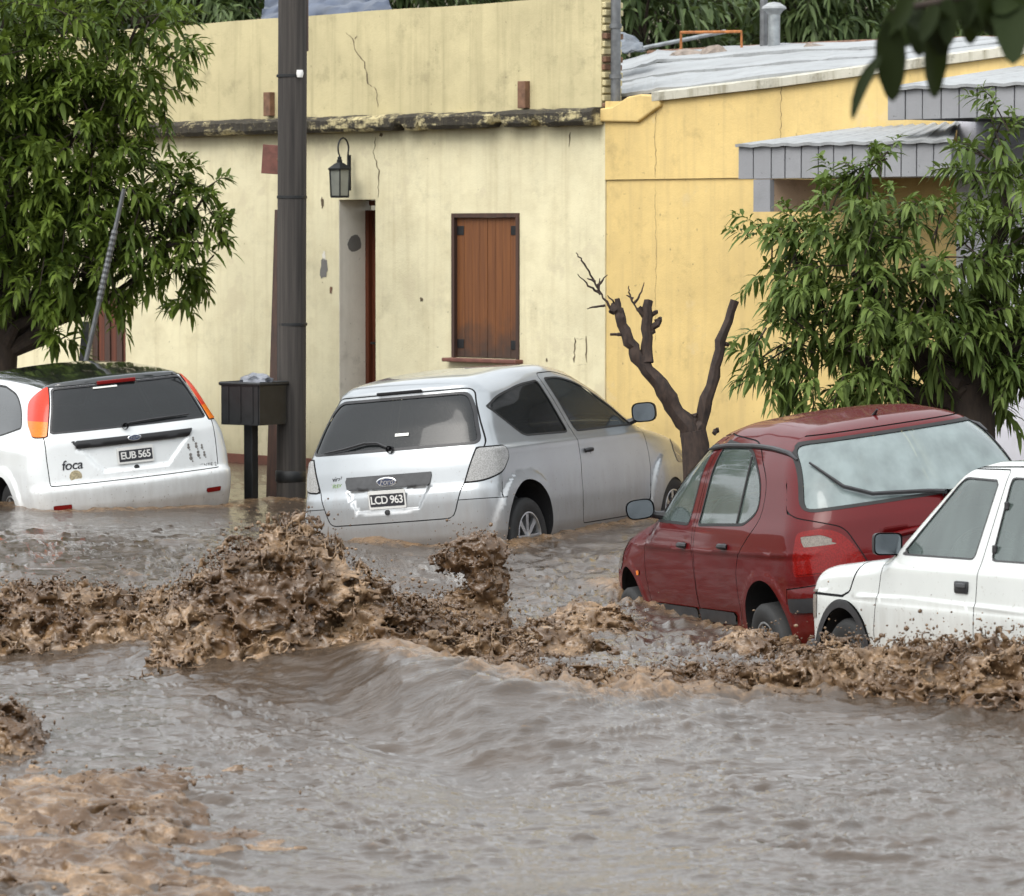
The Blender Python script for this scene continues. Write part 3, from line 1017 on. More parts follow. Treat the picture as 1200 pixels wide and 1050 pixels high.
# leaning strut, plate, bin and the rest of the street furniture
a_, c2 = at(318, 640, 31.6), at(325, 246, 31.9)
ST = MB(); ST.tube([(a_.x, a_.y, a_.z), (c2.x, c2.y, c2.z)], [.075, .03], 4); tag(ST.build('leaning_board', MATS['post_wood'], None, bevel=.004), 'dark brown board leaning behind the utility pole', 'board')
q0 = at(317, 187, 31.8)
sp = MB(); sp.box((q0.x + .03, q0.y, q0.z), (.20, .015, .24), (0, math.radians(4), 0)); SPL = sp.build('wall_plate', MATS['rust_plate'], None, bevel=.003); tag(SPL, 'small rust red sign plate fixed behind the utility pole', 'sign')
sp = MB(); sp.tube([(q0.x + .06, q0.y - .012, q0.z), (q0.x + .2, q0.y - .45, q0.z)], .012, 6); sp.build('plate_bracket', MATS['rust_brown'], SPL)

bb = at(298, 600, 31.0)
BN = empty('waste_bin', Vector((bb.x, bb.y, -.5)), (0, 0, math.radians(-32)))
tag(BN, 'black metal street waste basket on a post beside the utility pole', 'waste bin')
zb0, zb1 = at(298, 497, 31.0).z + .5, at(298, 449, 31.0).z + .5
bw = .37
p = MB()
for (x, y, sx, sy) in ((-bw/2, 0, .012, bw), (bw/2, 0, .012, bw), (0, -bw/2, bw - .014, .012), (0, bw/2, bw - .014, .012)):
    p.box((x, y, (zb0 + zb1) / 2), (sx, sy, zb1 - zb0))
p.box((0, 0, zb0 + .006), (bw - .02, bw - .02, .012)); BK = p.build('basket', MATS['iron_dark'], BN)
p = MB(); rim = [(-bw/2-.01, -bw/2-.01, zb1), (bw/2+.01, -bw/2-.01, zb1), (bw/2+.01, bw/2+.01, zb1), (-bw/2-.01, bw/2+.01, zb1), (-bw/2-.01, -bw/2-.01, zb1)]
p.tube(rim, .016, 6); p.build('basket_rim', MATS['iron_dark'], BK)
for x in (-.12, 0, .12):
    p = MB(); p.box((x, -bw/2 - .008, (zb0 + zb1) / 2), (.022, .008, zb1 - zb0 - .04)); p.build('basket_strip', MATS['iron_dark'], BK)
p = MB(); p.box((-.03, 0, (zb0) / 2), (.085, .085, zb0)); p.build('bin_post', MATS['iron_dark'], BN, bevel=.006)
bag = rock('rubbish_bag', at(300, 447, 31.0) + Vector((0, 0, .0)), (.13, .13, .06), 'bag_grey', 33, 'crumpled grey plastic bag filling the waste bin', 'bag', None, 3)

lp0, lp1 = at(97, 440, 33.6), at(143, 232, 33.45)
LP = empty('leaning_pole', lp0); tag(LP, 'grey metal pipe leaning into the foliage of the left tree', 'pipe')
d = lp1 - lp0
p = MB(); p.tube([Vector((0, 0, 0)) - d * .6, d * .42], .022, 8); p.build('lower_pipe', MATS['iron_grey'], LP, smooth=True)
p = MB(); n = 26; p.tube([d * (.42 + .40 * k / n) for k in range(n + 1)], [.031 if k % 2 else .026 for k in range(n + 1)], 10); p.build('ribbed_pipe', MATS['iron_grey'], LP)
p = MB(); p.tube([d * .82, d * 1.05], .02, 8); p.build('upper_pipe', MATS['iron_grey'], LP, smooth=True)
a_, c2 = at(94, 470, 35.7), at(101, 378, 35.9)
p = MB(); p.tube([a_, c2], .05, 4); tag(p.build('grey_board', MATS['iron_grey']), 'short grey board standing behind the white car roof', 'board')
print('setting', round(time.time() - T_START, 1))
# ------------------------------------------------------------------ cars
def table(pts, sigma):
    pts = sorted(pts)
    xs = np.array([p[0] for p in pts]); ys = np.array([p[1] for p in pts])
    g = np.arange(xs[0] - 0.5, xs[-1] + 0.5, 0.005)
    v = np.interp(g, xs, ys)
    if sigma > 0:
        r = int(4 * sigma / 0.005) + 1
        k = np.exp(-0.5 * (np.arange(-r, r + 1) * 0.005 / sigma) ** 2)
        v = np.convolve(np.pad(v, r, mode='edge'), k / k.sum(), 'valid')
    return lambda q: np.interp(q, g, v)


def smax(a, b, k):
    h = np.maximum(k - np.abs(a - b), 0) / k
    return np.maximum(a, b) + h * h * k * 0.25


def roundpoly(pts, r, n=5):
    out = []
    m = len(pts)
    for i in range(m):
        p = np.array(pts[i][:2], float); a = np.array(pts[i - 1][:2], float); b = np.array(pts[(i + 1) % m][:2], float)
        rr = pts[i][2] if len(pts[i]) > 2 else r
        da, db = np.linalg.norm(a - p), np.linalg.norm(b - p)
        if rr <= 0: out.append(tuple(p)); continue
        pa = p + (a - p) / da * min(rr, da * 0.45); pb = p + (b - p) / db * min(rr, db * 0.45)
        for t in np.linspace(0, 1, n):
            out.append(tuple((1 - t) ** 2 * pa + 2 * t * (1 - t) * p + t * t * pb))
    return out


def sdpoly(pts, A, B):
    P = np.array(pts, float)
    d = np.full(A.shape, 1e9)
    ins = np.zeros(A.shape, bool)
    n = len(P)
    for i in range(n):
        a, b = P[i], P[(i + 1) % n]
        e = b - a
        wx, wy = A - a[0], B - a[1]
        t = np.clip((wx * e[0] + wy * e[1]) / max(e @ e, 1e-12), 0, 1)
        d = np.minimum(d, (wx - e[0] * t) ** 2 + (wy - e[1] * t) ** 2)
        c = ((a[1] > B) != (b[1] > B)) & (A < (b[0] - a[0]) * (B - a[1]) / (b[1] - a[1] + 1e-15) + a[0])
        ins ^= c
    d = np.sqrt(d)
    return np.where(ins, -d, d)


def sdline(pts, A, B):
    P = np.array(pts, float)
    d = np.full(A.shape, 1e9)
    for i in range(len(P) - 1):
        a, b = P[i], P[i + 1]
        e = b - a
        wx, wy = A - a[0], B - a[1]
        t = np.clip((wx * e[0] + wy * e[1]) / max(e @ e, 1e-12), 0, 1)
        d = np.minimum(d, (wx - e[0] * t) ** 2 + (wy - e[1] * t) ** 2)
    return np.sqrt(d)


def clip_tris(V, N, T, sd):
    """split a triangle mesh along sd = 0 -> (V, N, T_inside, T_outside)"""
    sd = np.where(np.abs(sd) < 1e-5, 1e-5, sd)
    neg = sd < 0
    cnt = neg[T].sum(1)
    tin, tout = [T[cnt == 3]], [T[cnt == 0]]
    mixed = T[(cnt == 1) | (cnt == 2)]
    if len(mixed) == 0:
        return V, N, tin[0], tout[0]
    odd_neg = neg[mixed].sum(1) == 1
    odd = np.where(odd_neg[:, None], neg[mixed], ~neg[mixed]).argmax(1)
    r = np.arange(len(mixed))
    a, b, c = mixed[r, odd], mixed[r, (odd + 1) % 3], mixed[r, (odd + 2) % 3]
    e = np.concatenate([np.sort(np.stack([a, b], 1), 1), np.sort(np.stack([a, c], 1), 1)])
    ue, inv = np.unique(e, axis=0, return_inverse=True)
    inv = inv.reshape(-1)
    t = sd[ue[:, 0]] / (sd[ue[:, 0]] - sd[ue[:, 1]])
    nv = V[ue[:, 0]] * (1 - t[:, None]) + V[ue[:, 1]] * t[:, None]
    nn = N[ue[:, 0]] * (1 - t[:, None]) + N[ue[:, 1]] * t[:, None]
    nn /= np.linalg.norm(nn, axis=1, keepdims=True) + 1e-9
    base = len(V)
    ab, ac = base + inv[:len(mixed)], base + inv[len(mixed):]
    tri = np.stack([a, ab, ac], 1)
    q = np.concatenate([np.stack([ab, b, c], 1), np.stack([ab, c, ac], 1)])
    on2 = np.concatenate([odd_neg, odd_neg])
    tin += [tri[odd_neg], q[~on2]]
    tout += [tri[~odd_neg], q[on2]]
    return np.concatenate([V, nv]), np.concatenate([N, nn]), np.concatenate(tin), np.concatenate(tout)


class Car:
    def __init__(self, s):
        self.s = s
        self.top = table(s['top'], s.get('top_sigma', 0.05))
        self.rear = table(s['rear'], s.get('rear_sigma', 0.014))
        self.front = table(s['front'], 0.03)
        self.plan = table(s['plan'], 0.06)
        self.side = table(s['side'], s.get('side_sigma', 0.02))
        self.root = None

    def f(self, x, y, z):
        s = self.s
        ay = np.abs(y)
        W = self.plan(x) - self.side(z)
        R, wb, wf = s['arch'], s['wb'], s.get('flare', 0.0)
        if wf:
            for cx in (0.0, wb):
                d = np.sqrt((x - cx) ** 2 + (z - s['wr']) ** 2)
                W = W + wf * sstep(R + s.get('flare_w', .1) + .03, R + s.get('flare_w', .1), d) * sstep(0.75, 0.6, z)
        if 'crease' in s:
            for cz, cd, cw in s['crease']:
                W = W + cd * np.exp(-((z - cz) / cw) ** 2)
        fs = (ay - W) * 0.97
        dx = 0.01
        tz = self.top(x); sl = (self.top(x + dx) - self.top(x - dx)) / (2 * dx)
        ft = (z - tz + s.get('crown', .05) * (y / .7) ** 2) / np.sqrt(1 + sl * sl)
        rx = self.rear(z); rs = (self.rear(z + dx) - self.rear(z - dx)) / (2 * dx)
        if 'recess' in s:
            for poly, dep in s['recess']:
                sd = sdpoly(poly, y, z)
                rx = rx + dep * sstep(0.012, -0.016, sd)
        fr = (rx + s.get('rc', .12) * (ay / .8) ** 2.4 - x) / np.sqrt(1 + np.minimum(rs * rs, 2.0))
        ff = (x - self.front(z) + s.get('fc', .15) * (ay / .8) ** 2.4)
        a = smax(fs, ft, s.get('k', .12))
        return smax(a, np.maximum(fr, ff), s.get('kr', .12))

    def surf(self, x=None, y=None, z=None, lo=0.0, hi=1.2):
        """coordinate left as None is solved on the shell: y outward (positive) or x at the rear (negative side)"""
        a, b = lo, hi
        for _ in range(40):
            m = 0.5 * (a + b)
            if y is None: v = float(self.f(np.array(x), np.array(m), np.array(z)))
            elif x is None: v = float(self.f(np.array(m), np.array(y), np.array(z)))
            else: v = float(self.f(np.array(x), np.array(y), np.array(m)))
            if v < 0: a = m
            else: b = m
        return 0.5 * (a + b)

    def sy(self, x, z): return self.surf(x=x, z=z, lo=0.05, hi=1.1)
    def rx(self, y, z): return self.surf(y=y, z=z, lo=0.3, hi=-1.3)
    def tz(self, x, y): return self.surf(x=x, y=y, lo=0.6, hi=1.6)

    def shell(self):
        s = self.s
        V, Q = surface_nets(self.f, (s['xr'] - .08, -.98, .0), (s['xf'] + .08, .98, 1.52), s.get('h', 0.026))
        def grad(V):
            e = 2e-3
            g = np.stack([self.f(V[:, 0] + e * (i == 0), V[:, 1] + e * (i == 1), V[:, 2] + e * (i == 2)) -
                          self.f(V[:, 0] - e * (i == 0), V[:, 1] - e * (i == 1), V[:, 2] - e * (i == 2)) for i in range(3)], 1)
            return g / (2 * e)
        for _ in range(4):
            g = grad(V)
            v = self.f(V[:, 0], V[:, 1], V[:, 2])
            st = v[:, None] * g / np.maximum((g * g).sum(1, keepdims=True), 0.05)
            V = V - np.clip(st, -.02, .02)
        g = grad(V)
        N = g / np.maximum(np.linalg.norm(g, axis=1, keepdims=True), 1e-6)
        T = np.concatenate([Q[:, [0, 1, 2]], Q[:, [0, 2, 3]]])
        self.V, self.N, self.T = V, N, T
        # orientation
        a, b, c = V[T[:, 0]], V[T[:, 1]], V[T[:, 2]]
        fl = (np.cross(b - a, c - a) * N[T[:, 0]]).sum(1) < 0
        self.T[fl] = self.T[fl][:, ::-1]

    # region sd functions ------------------------------------------------
    def reg_side(self, poly, sgn, grow=0.0):
        V, N = self.V, self.N
        sd = sdpoly(poly, V[:, 0], V[:, 2]) - grow
        return np.where((V[:, 1] * sgn > 0.2) & (N[:, 1] * sgn > 0.12), sd, 0.5)

    def reg_side_line(self, pts, sgn, w=0.004):
        V, N = self.V, self.N
        P = np.array(pts, float)
        sd = sdline(pts, V[:, 0], V[:, 2])
        return np.where((V[:, 1] * sgn > 0.2) & (N[:, 1] * sgn > 0.12), sd, 0.5)

    def line_gap(self, pts, sgn, w):
        '''thin shut line along an open polyline: cut with the segment lines first so that it survives the mesh size'''
        P = np.array(pts, float)
        for i in range(len(P) - 1):
            a, b = P[i], P[i + 1]
            e = (b - a) / np.linalg.norm(b - a); nrm = np.array([-e[1], e[0]])
            def f():
                V, N = self.V, self.N
                al = (V[:, 0] - a[0]) * e[0] + (V[:, 2] - a[1]) * e[1]
                sd = (V[:, 0] - a[0]) * nrm[0] + (V[:, 2] - a[1]) * nrm[1]
                ok = (V[:, 1] * sgn > 0.2) & (N[:, 1] * sgn > 0.12) & (al > -.04) & (al < np.linalg.norm(b - a) + .04)
                return np.where(ok, sd, .5)
            self.V, self.N, x, y = clip_tris(self.V, self.N, self.T, f())
            self.T = np.concatenate([x, y])
        return self.cut(self.reg_side_line(pts, sgn) - w)

    def reg_rear(self, poly, grow=0.0, xmax=0.35, nmin=0.12):
        V, N = self.V, self.N
        sd = sdpoly(poly, V[:, 1], V[:, 2]) - grow
        return np.where((V[:, 0] < xmax) & (N[:, 0] < -nmin), sd, 0.5)

    def cut(self, sd):
        self.V, self.N, tin, self.T = clip_tris(self.V, self.N, self.T, sd)
        return tin

    def gap(self, fn, w=0.0035):
        self.V, self.N, a, b = clip_tris(self.V, self.N, self.T, fn())
        self.T = np.concatenate([a, b])
        return self.cut(np.abs(fn()) - w)

    def sub(self, tin, sd):
        """split an already cut-out triangle set again"""
        self.V, self.N, a, b = clip_tris(self.V, self.N, tin, sd)
        return a, b

    def emit(self, name, T, m, off=0.0, parent=None, thick=0.0):
        if len(T) == 0: return None
        u, inv = np.unique(T, return_inverse=True)
        V, N = self.V[u], self.N[u]
        me = np_mesh(name, V + N * off, inv.reshape(T.shape), N)
        return link(name, me, MATS[m], parent or self.root)

    def window(self, poly_fn, name, glass, trim=0.016, trim_m='rubber', extra=None):
        tin = self.cut(poly_fn(0.0))
        sd = poly_fn(-trim)
        g, ring = self.sub(tin, sd)
        o = self.emit(name, g, glass, -0.004)
        if o is None: return None
        self.emit('window_seal', ring, trim_m, 0.002, parent=o)
        return o


def wheel(parent, x, y, z, wr, style, side, steer=0.0, width=0.165):
    w = empty('wheel', (x, y, z), (0, 0, steer), parent)
    hw = width / 2
    t = MB()
    rr = wr * 0.655
    t.lathe([(rr - .01, -hw * .9), (rr + .012, -hw * .98), (wr * .86, -hw * 1.06), (wr * .965, -hw * .9), (wr, -hw * .72), (wr, hw * .72),
             (wr * .965, hw * .9), (wr * .86, hw * 1.06), (rr + .012, hw * .98), (rr - .01, hw * .9)], 40, 'y')
    t.build('tyre', MATS['rubber'], w, smooth=60)
    r = MB()
    o = side
    r.lathe([(rr, hw * .92 * o), (rr * .93, hw * .95 * o), (rr * .90, hw * .75 * o), (rr * .88, -hw * .8 * o)], 40, 'y')
    r.lathe([(rr * .9, -hw * .1 * o), (0.001, -hw * .1 * o)], 40, 'y')
    r.lathe([(.001, hw * .78 * o), (.035, hw * .78 * o), (.05, hw * .66 * o), (.055, hw * .2 * o)], 20, 'y')
    n = {'eight': 8, 'six': 6, 'steel': 0}[style]
    for k in range(n):
        a = 2 * math.pi * k / n
        d = Vector((math.cos(a), 0, math.sin(a))); tn = Vector((-math.sin(a), 0, math.cos(a)))
        w0, w1 = (.017, .021) if n == 8 else (.026, .034)
        vs = []
        for (rad, wd, yy) in ((.035, w0, .72), (rr * .92, w1, .82)):
            for sgn in (-1, 1):
                for dy in (0, -.30):
                    vs.append(d * rad + tn * wd * sgn + Vector((0, hw * (yy + dy) * o, 0)))
        r.add(vs, [(0, 1, 3, 2), (4, 6, 7, 5), (0, 2, 6, 4), (1, 5, 7, 3), (0, 4, 5, 1), (2, 3, 7, 6)])
    if n == 0:
        r.lathe([(rr * .9, hw * .5 * o), (rr * .62, hw * .62 * o), (rr * .5, hw * .4 * o), (.06, hw * .5 * o), (.001, hw * .52 * o)], 32, 'y')
    r.build('rim', MATS['alloy' if n else 'steel_rim'], w, smooth=35)
    return w


def number_plate(parent, loc, rot, txt):
    p = MB()
    W, H = .30, .132
    p.prism(roundpoly([(-W/2, -H/2), (W/2, -H/2), (W/2, H/2), (-W/2, H/2)], .012), 0, .008, lambda a, b, d: (-d, -a, b))
    pl = p.build('licence_plate', MATS['plate_white'], parent, loc=loc, rot=rot)
    q = MB()
    q.prism(roundpoly([(-W/2+.012, -H/2+.018), (W/2-.012, -H/2+.018), (W/2-.012, H/2-.026), (-W/2+.012, H/2-.026)], .006), .0081, .0102, lambda a, b, d: (-d, -a, b))
    q.build('plate_field', MATS['plate_black'], pl)
    me = text_mesh(txt, .078, .002, 0.9, bold=0.0012)
    link('plate_lettering', me, MATS['plate_white'], pl, (-.0115, 0, -.004), (math.radians(90), 0, math.radians(-90)))
    return pl


def oval_badge(parent, loc, rot, w=.115):
    e = MB()
    prof = [(1.0, 0), (1.0, .006), (.93, .010), (.86, .010), (.84, .006)]
    n = 36
    for i in range(len(prof) - 1):
        pass
    vs, fs = [], []
    for r, d in prof:
        for k in range(n):
            a = 2 * math.pi * k / n
            vs.append((-d, -math.cos(a) * w / 2 * r, math.sin(a) * w * .21 * (r if r > .95 else r * .92)))
    for i in range(len(prof) - 1):
        for k in range(n):
            fs.append((i * n + k, i * n + (k + 1) % n, (i + 1) * n + (k + 1) % n, (i + 1) * n + k))
    o = MB().add(vs, fs).build('badge', MATS['chrome'], parent, smooth=50, loc=loc, rot=rot)
    c = MB().add([(-.007, -math.cos(2*math.pi*k/n) * w * .43, math.sin(2*math.pi*k/n) * w * .165) for k in range(n)], [tuple(range(n))])
    c.build('badge_field', MATS['badge_blue'], o)
    me = text_mesh('Ford', w * .36, .001, 0.95, shear=0.3)
    link('badge_lettering', me, MATS['chrome'], o, (-.0085, 0, 0), (math.radians(90), 0, math.radians(-90)))
    return o


def wiper(parent, pts, m='black_plastic', pivot=None, r=.009):
    b = MB()
    b.tube(pts, [r * 1.3] + [r] * (len(pts) - 2) + [r * .6], 6)
    if pivot: b.lathe([(.0, .03), (.02, .03), (.024, .0), (.026, -.02)], 12, 'x', c=pivot)
    return b.build('rear_wiper', MATS[m], parent, smooth=True)


def seat(parent, x, y, back=0.55, hr=True):
    b = MB()
    b.box((x, y, .48), (.5, .46, .16))
    b.box((x - .26, y, .48 + back / 2), (.12, .46, back), (0, -.2, 0))
    b.build('seat', MATS['seat_fabric'], parent, smooth=True, bevel=.04)
    if hr:
        h = MB()
        h.box((x - .36, y, .48 + back + .12), (.09, .25, .16), (0, -.15, 0))
        h.build('headrest', MATS['seat_fabric'], parent, smooth=True, bevel=.04)


def mirror(parent, x, y, z, side, m_shell, w=.17, h=.13, glass='mirror_glass', square=False):
    """door mirror: housing on a stalk, its glass facing the rear"""
    b = MB()
    r = .03 if square else .06
    out = roundpoly([(-w/2, -h/2), (w/2, -h/2), (w/2, h/2), (-w/2, h/2)], r)
    rings = [(1.0, -.012), (1.0, .0), (.97, .035), (.8, .075), (.45, .10), (.02, .108)]
    n = len(out)
    vs = [(d, a * k * side, c * k) for k, d in rings for a, c in out]
    fs = []
    for i in range(len(rings) - 1):
        for k in range(n):
            fs.append((i*n+k, i*n+(k+1) % n, (i+1)*n+(k+1) % n, (i+1)*n+k))
    b.add(vs, fs)
    mo = b.build('door_mirror', MATS[m_shell], parent, smooth=50, loc=(x, y, z), rot=(0, 0, math.radians(10) * -side))
    g = MB()
    g.prism([(a * .9, c * .88) for a, c in out], -.006, -.0035, lambda a, c, d: (d, a * side, c))
    g.build('mirror_face', MATS[glass], mo)
    s = MB()
    s.tube([(0.03, -w * .3 * side, -h * .25), (0.03, -w * .55 * side, -h * .4), (.03, -(w * .5 + .09) * side, -h * .55)], [.028, .024, .034], 8)
    s.build('mirror_arm', MATS['black_plastic'], mo, smooth=True)
    return mo


def build_car(s):
    c = Car(s)
    c.root = empty(s['name'], s['pos'])
    yaw, pit, rol = [math.radians(a) for a in s['rot']]
    c.root.rotation_mode = 'XYZ'
    c.root.rotation_euler = (Matrix.Rotation(yaw, 3, 'Z') @ Matrix.Rotation(-pit if False else pit, 3, 'Y') @ Matrix.Rotation(rol, 3, 'X')).to_euler()
    tag(c.root, s['label'], 'car', s.get('group'))
    c.shell()
    V = c.V
    # floor and wheel arches cut away
    c.cut(c.V[:, 2] - 0.17)
    for cx in (0.0, s['wb']):
        AR, AU = s.get('front_arch', (s['arch'], s.get('arch_up', 0))) if cx > 0 else (s['arch'], s.get('arch_up', 0))
        d = np.sqrt((c.V[:, 0] - cx) ** 2 + (c.V[:, 2] - s['wr'] - AU) ** 2) - AR
        c.cut(np.where(np.abs(c.V[:, 1]) > 0.42, d, 0.5))
    gaps = []
    s['cuts'](c, gaps)
    if gaps:
        for g_ in gaps: c.emit('panel_gap', g_, 'gap_dark', -0.006)
    body = c.emit('body', c.T, s['paint'])
    # wheel wells with the arch lip following the skin
    for cx in (0.0, s['wb']):
        for sgn in (-1, 1):
            w = MB()
            n = 26
            AR, AU = s.get('front_arch', (s['arch'], s.get('arch_up', 0))) if cx > 0 else (s['arch'], s.get('arch_up', 0))
            R = AR + .002
            vs, fs = [], []
            for k in range(n + 1):
                a = math.radians(-28 + 236 * k / n)
                x, z = cx + R * math.cos(a), s['wr'] + AU + R * math.sin(a)
                yo = c.sy(x, max(z, .18)) - .002
                vs += [(x, sgn * yo, z), (x, sgn * (yo - .03), z), (x, sgn * .42, z)]
            for k in range(n):
                for j in range(2):
                    fs.append((3*k+j, 3*k+3+j, 3*k+4+j, 3*k+1+j))
            b0 = len(vs)
            fs.append(tuple(3*k+2 for k in range(n + 1)))
            w.add(vs, fs)
            w.build('wheel_well', MATS['gap_dark'], c.root, smooth=50)
            wheel(c.root, cx, sgn * (s['track'] / 2), s['wr'] - s.get('drop', 0), s['wr'], s['rim'], sgn, steer=s.get('steer', 0) if cx > 0 else 0)
    # cabin: dark lining inside the shell, floor, dash and seats
    ln = np_mesh('cabin_lining', c.V - c.N * 0.03, c.T, -c.N)
    link('cabin_lining', ln, MATS['cabin_dark'], c.root)
    fl = MB()
    fl.box(((s['xr'] + s['xf']) / 2, 0, .22), (s['xf'] - s['xr'] - .5, 1.25, .04))
    fl.build('floor_pan', MATS['cabin_dark'], c.root)
    ds = MB()
    ds.box((s['dash'], 0, .80), (.35, 1.2, .22))
    ds.build('dashboard', MATS['cabin_dark'], c.root, bevel=.05, smooth=True)
    st = MB()
    sw = [(s['dash'] - .33 + .05 * math.cos(a), .36 + .18 * math.cos(a), .86 + .17 * math.sin(a)) for a in np.linspace(0, 2 * math.pi, 25)]
    st.tube(sw, .014, 6)
    st.build('steering_wheel', MATS['black_plastic'], c.root, smooth=True)
    for y in (-.36, .36):
        seat(c.root, s['dash'] - .75, y)
    b = MB()
    b.box((s['dash'] - 1.62, 0, .46), (.5, 1.2, .16))
    b.box((s['dash'] - 1.88, 0, .72), (.12, 1.2, .5), (0, -.2, 0))
    b.build('rear_seat', MATS['seat_fabric'], c.root, bevel=.04, smooth=True)
    s['extras'](c)
    return c


def gap_region(c, sd_fn, gaps, w=0.0035):
    """cut the shut line round a panel; returns nothing"""
    gaps.append(c.cut(np.abs(sd_fn()) - w))


def door_handle(c, x, z, sgn, m='black_plastic', L=.10, hh=.035, scoop=True):
    y = c.sy(x, z)
    b = MB()
    P = [(x - L/2, y + .002, z), (x - L/4, y + .022, z + .004), (x + L/4, y + .024, z + .004), (x + L/2, y + .004, z)]
    b.tube([(p[0], p[1] * sgn, p[2]) for p in P], [hh * .42, hh * .5, hh * .5, hh * .42], 8)
    o = b.build('door_handle', MATS[m], c.root, smooth=True)
    if scoop:
        k = MB()
        k.lathe([(0.001, .0045), (.03, .003), (.036, -.004)], 14, 'y', c=(0, 0, 0))
        q = k.build('handle_cup', MATS['gap_dark'], o, smooth=True, loc=(x, y * sgn, z - .012))
        q.scale = (1.3, 1, .9)
    return o


# ---- silver three-door hatchback
def ka_cuts(c, gaps):
    for sg in (1, -1):
        q = roundpoly([(.86, .945), (.745, 1.355, .04), (.42, 1.335, .1), (.0, 1.265, .1), (-.20, 1.195, .03), (.15, .955, .06)], .05)
        d = roundpoly([(.985, .945), (.86, 1.365), (1.12, 1.365, .1), (1.42, 1.295, .15), (1.78, 1.095), (2.0, .945)], .035)
        c.window(lambda g: c.reg_side(d, sg, g), 'side_window', 'glass_door', .014)
        c.window(lambda g: c.reg_side(q, sg, g), 'side_window', 'glass_dark', .014)
    g = roundpoly([(-.69, .935), (.69, .935), (.60, 1.20), (.525, 1.315), (-.525, 1.315), (-.60, 1.20)], .06)
    c.window(lambda w: c.reg_rear(g, w), 'rear_window', 'glass_black', .02, 'black_plastic')
    V = c.V
    wf = roundpoly([(-.62, 2.12), (.62, 2.12), (.50, 1.45), (-.50, 1.45)], .06)
    c.window(lambda w: np.where((c.V[:, 2] > .9) & (c.V[:, 0] > 1.2), sdpoly(wf, c.V[:, 1], c.V[:, 0]) - w, .5), 'windscreen', 'glass_door', .02)
    for sg in (1, -1):
        sp = roundpoly([(-1, .665), (-.48, .665), (-.30, .725), (-.17, .83), (-.19, .915), (-1, .925)], .05)
        def lam(gr=0.0):
            V = c.V
            a = sdpoly(sp, V[:, 0], V[:, 2])
            return np.where(V[:, 0] < .2, np.maximum(a, (.575 + (V[:, 2] - .66) * .32) - V[:, 1] * sg) - gr, .5)
        tin = c.cut(lam())
        a, ring = c.sub(tin, lam(-.012))
        o = c.emit('tail_lamp', a, 'lamp_clear', .004)
        c.emit('lamp_rim', ring, 'gap_dark', -.002, parent=o)
    strip = roundpoly([(-.335, .675), (.335, .675), (.355, .77), (-.355, .77)], .012)
    c.emit('tailgate_strip', c.cut(c.reg_rear(strip)), 'grey_plastic', .008)
    tg = roundpoly([(-.715, .925), (-.545, 1.335), (.545, 1.335), (.715, .925), (.585, .68), (.50, .43), (-.50, .43), (-.585, .68)], .05)
    gaps.append(c.gap(lambda: c.reg_rear(tg), .004))
    c.emit('tailgate', c.cut(c.reg_rear(tg)), 'paint_silver')
    br = roundpoly([(-.17, 1.335), (.17, 1.335), (.17, 1.362), (-.17, 1.362)], .008)
    for sg in (1, -1):
        d = roundpoly([(.90, .27), (.90, .6), (.935, .90), (.79, 1.40), (1.1, 1.405, .1), (1.45, 1.325, .1), (2.10, .93, .05), (2.13, .6), (2.05, .27)], .04)
        gaps.append(c.gap(lambda: c.reg_side(d, sg), .0035))
        c.emit('door', c.cut(c.reg_side(d, sg)), 'paint_silver')
        gaps.append(c.line_gap([(-.33, .66), (-.36, .55)], sg, .003))
        gaps.append(c.line_gap([(-1.0, .555), (-.55, .555), (-.33, .545)], sg, .003))
        fl = roundpoly([(2.62, .62), (2.95, .60), (3.12, .66), (2.9, .80), (2.66, .80)], .05)
        V = c.V
        c.emit('headlamp', c.cut(np.where((V[:, 0] > 2.3) & (V[:, 1] * sg > .3), sdpoly(fl, V[:, 0], V[:, 2]), .5)), 'lamp_white', .004)


def ka_extras(c):
    r = c.root
    x = c.rx(0, .60)
    number_plate(r, (x - .004, 0, .598), (0, math.radians(-4), 0), 'LCD 963')
    oval_badge(r, (c.rx(0, .722) - .007, 0, .722), (0, math.radians(-8), 0), .165)
    lk = MB(); lk.lathe([(.001, -.012), (.018, -.010), (.02, .006)], 14, 'x')
    lk.build('tailgate_lock', MATS['black_plastic'], r, smooth=True, loc=(c.rx(0, .505), 0, .505))
    p = [(-.02, .955), (.09, 1.0), (.2, 1.005), (.37, .975), (.55, .955)]
    wiper(r, [(c.rx(y, z) - .022, y, z) for y, z in p], pivot=(c.rx(-.02, .95) - .012, -.02, .95))
    b = MB(); b.box((c.rx(0, 1.345) - .006, 0, 1.345), (.03, .36, .022))
    b.build('brake_lamp', MATS['gap_dark'], r, bevel=.006)
    for sg in (1, -1):
        mirror(r, 1.98, (c.sy(1.95, .98) + .13) * sg, 1.035, sg, 'black_plastic', .19, .15)
        door_handle(c, 1.06, .80, sg)
    me = text_mesh('viral', .05, .001, shear=.2)
    link('badge_text', me, MATS['plate_black'], r, (c.rx(.43, .77) - .003, .43, .765), (math.radians(90), 0, math.radians(-97)))
    me = text_mesh('FLEX', .038, .001, shear=.2)
    link('badge_text', me, MATS['sticker_green'], r, (c.rx(.43, .72) - .003, .43, .715), (math.radians(90), 0, math.radians(-97)))
    s = MB(); s.box((c.rx(-.09, 1.045) - .001, -.09, 1.045), (.004, .11, .022), (0, math.radians(28), 0))
    s.build('sticker', MATS['sticker_white'], r)
    f = MB(); f.box((-.42, -.58, .32), (.02, .10, .04)); f.build('reflector', MATS['lamp_red'], r, bevel=.006)
    e = MB(); e.tube([(-.45, -.35, .22), (-.62, -.35, .21)], .025, 10); e.build('exhaust_pipe', MATS['steel_rim'], r, smooth=True)


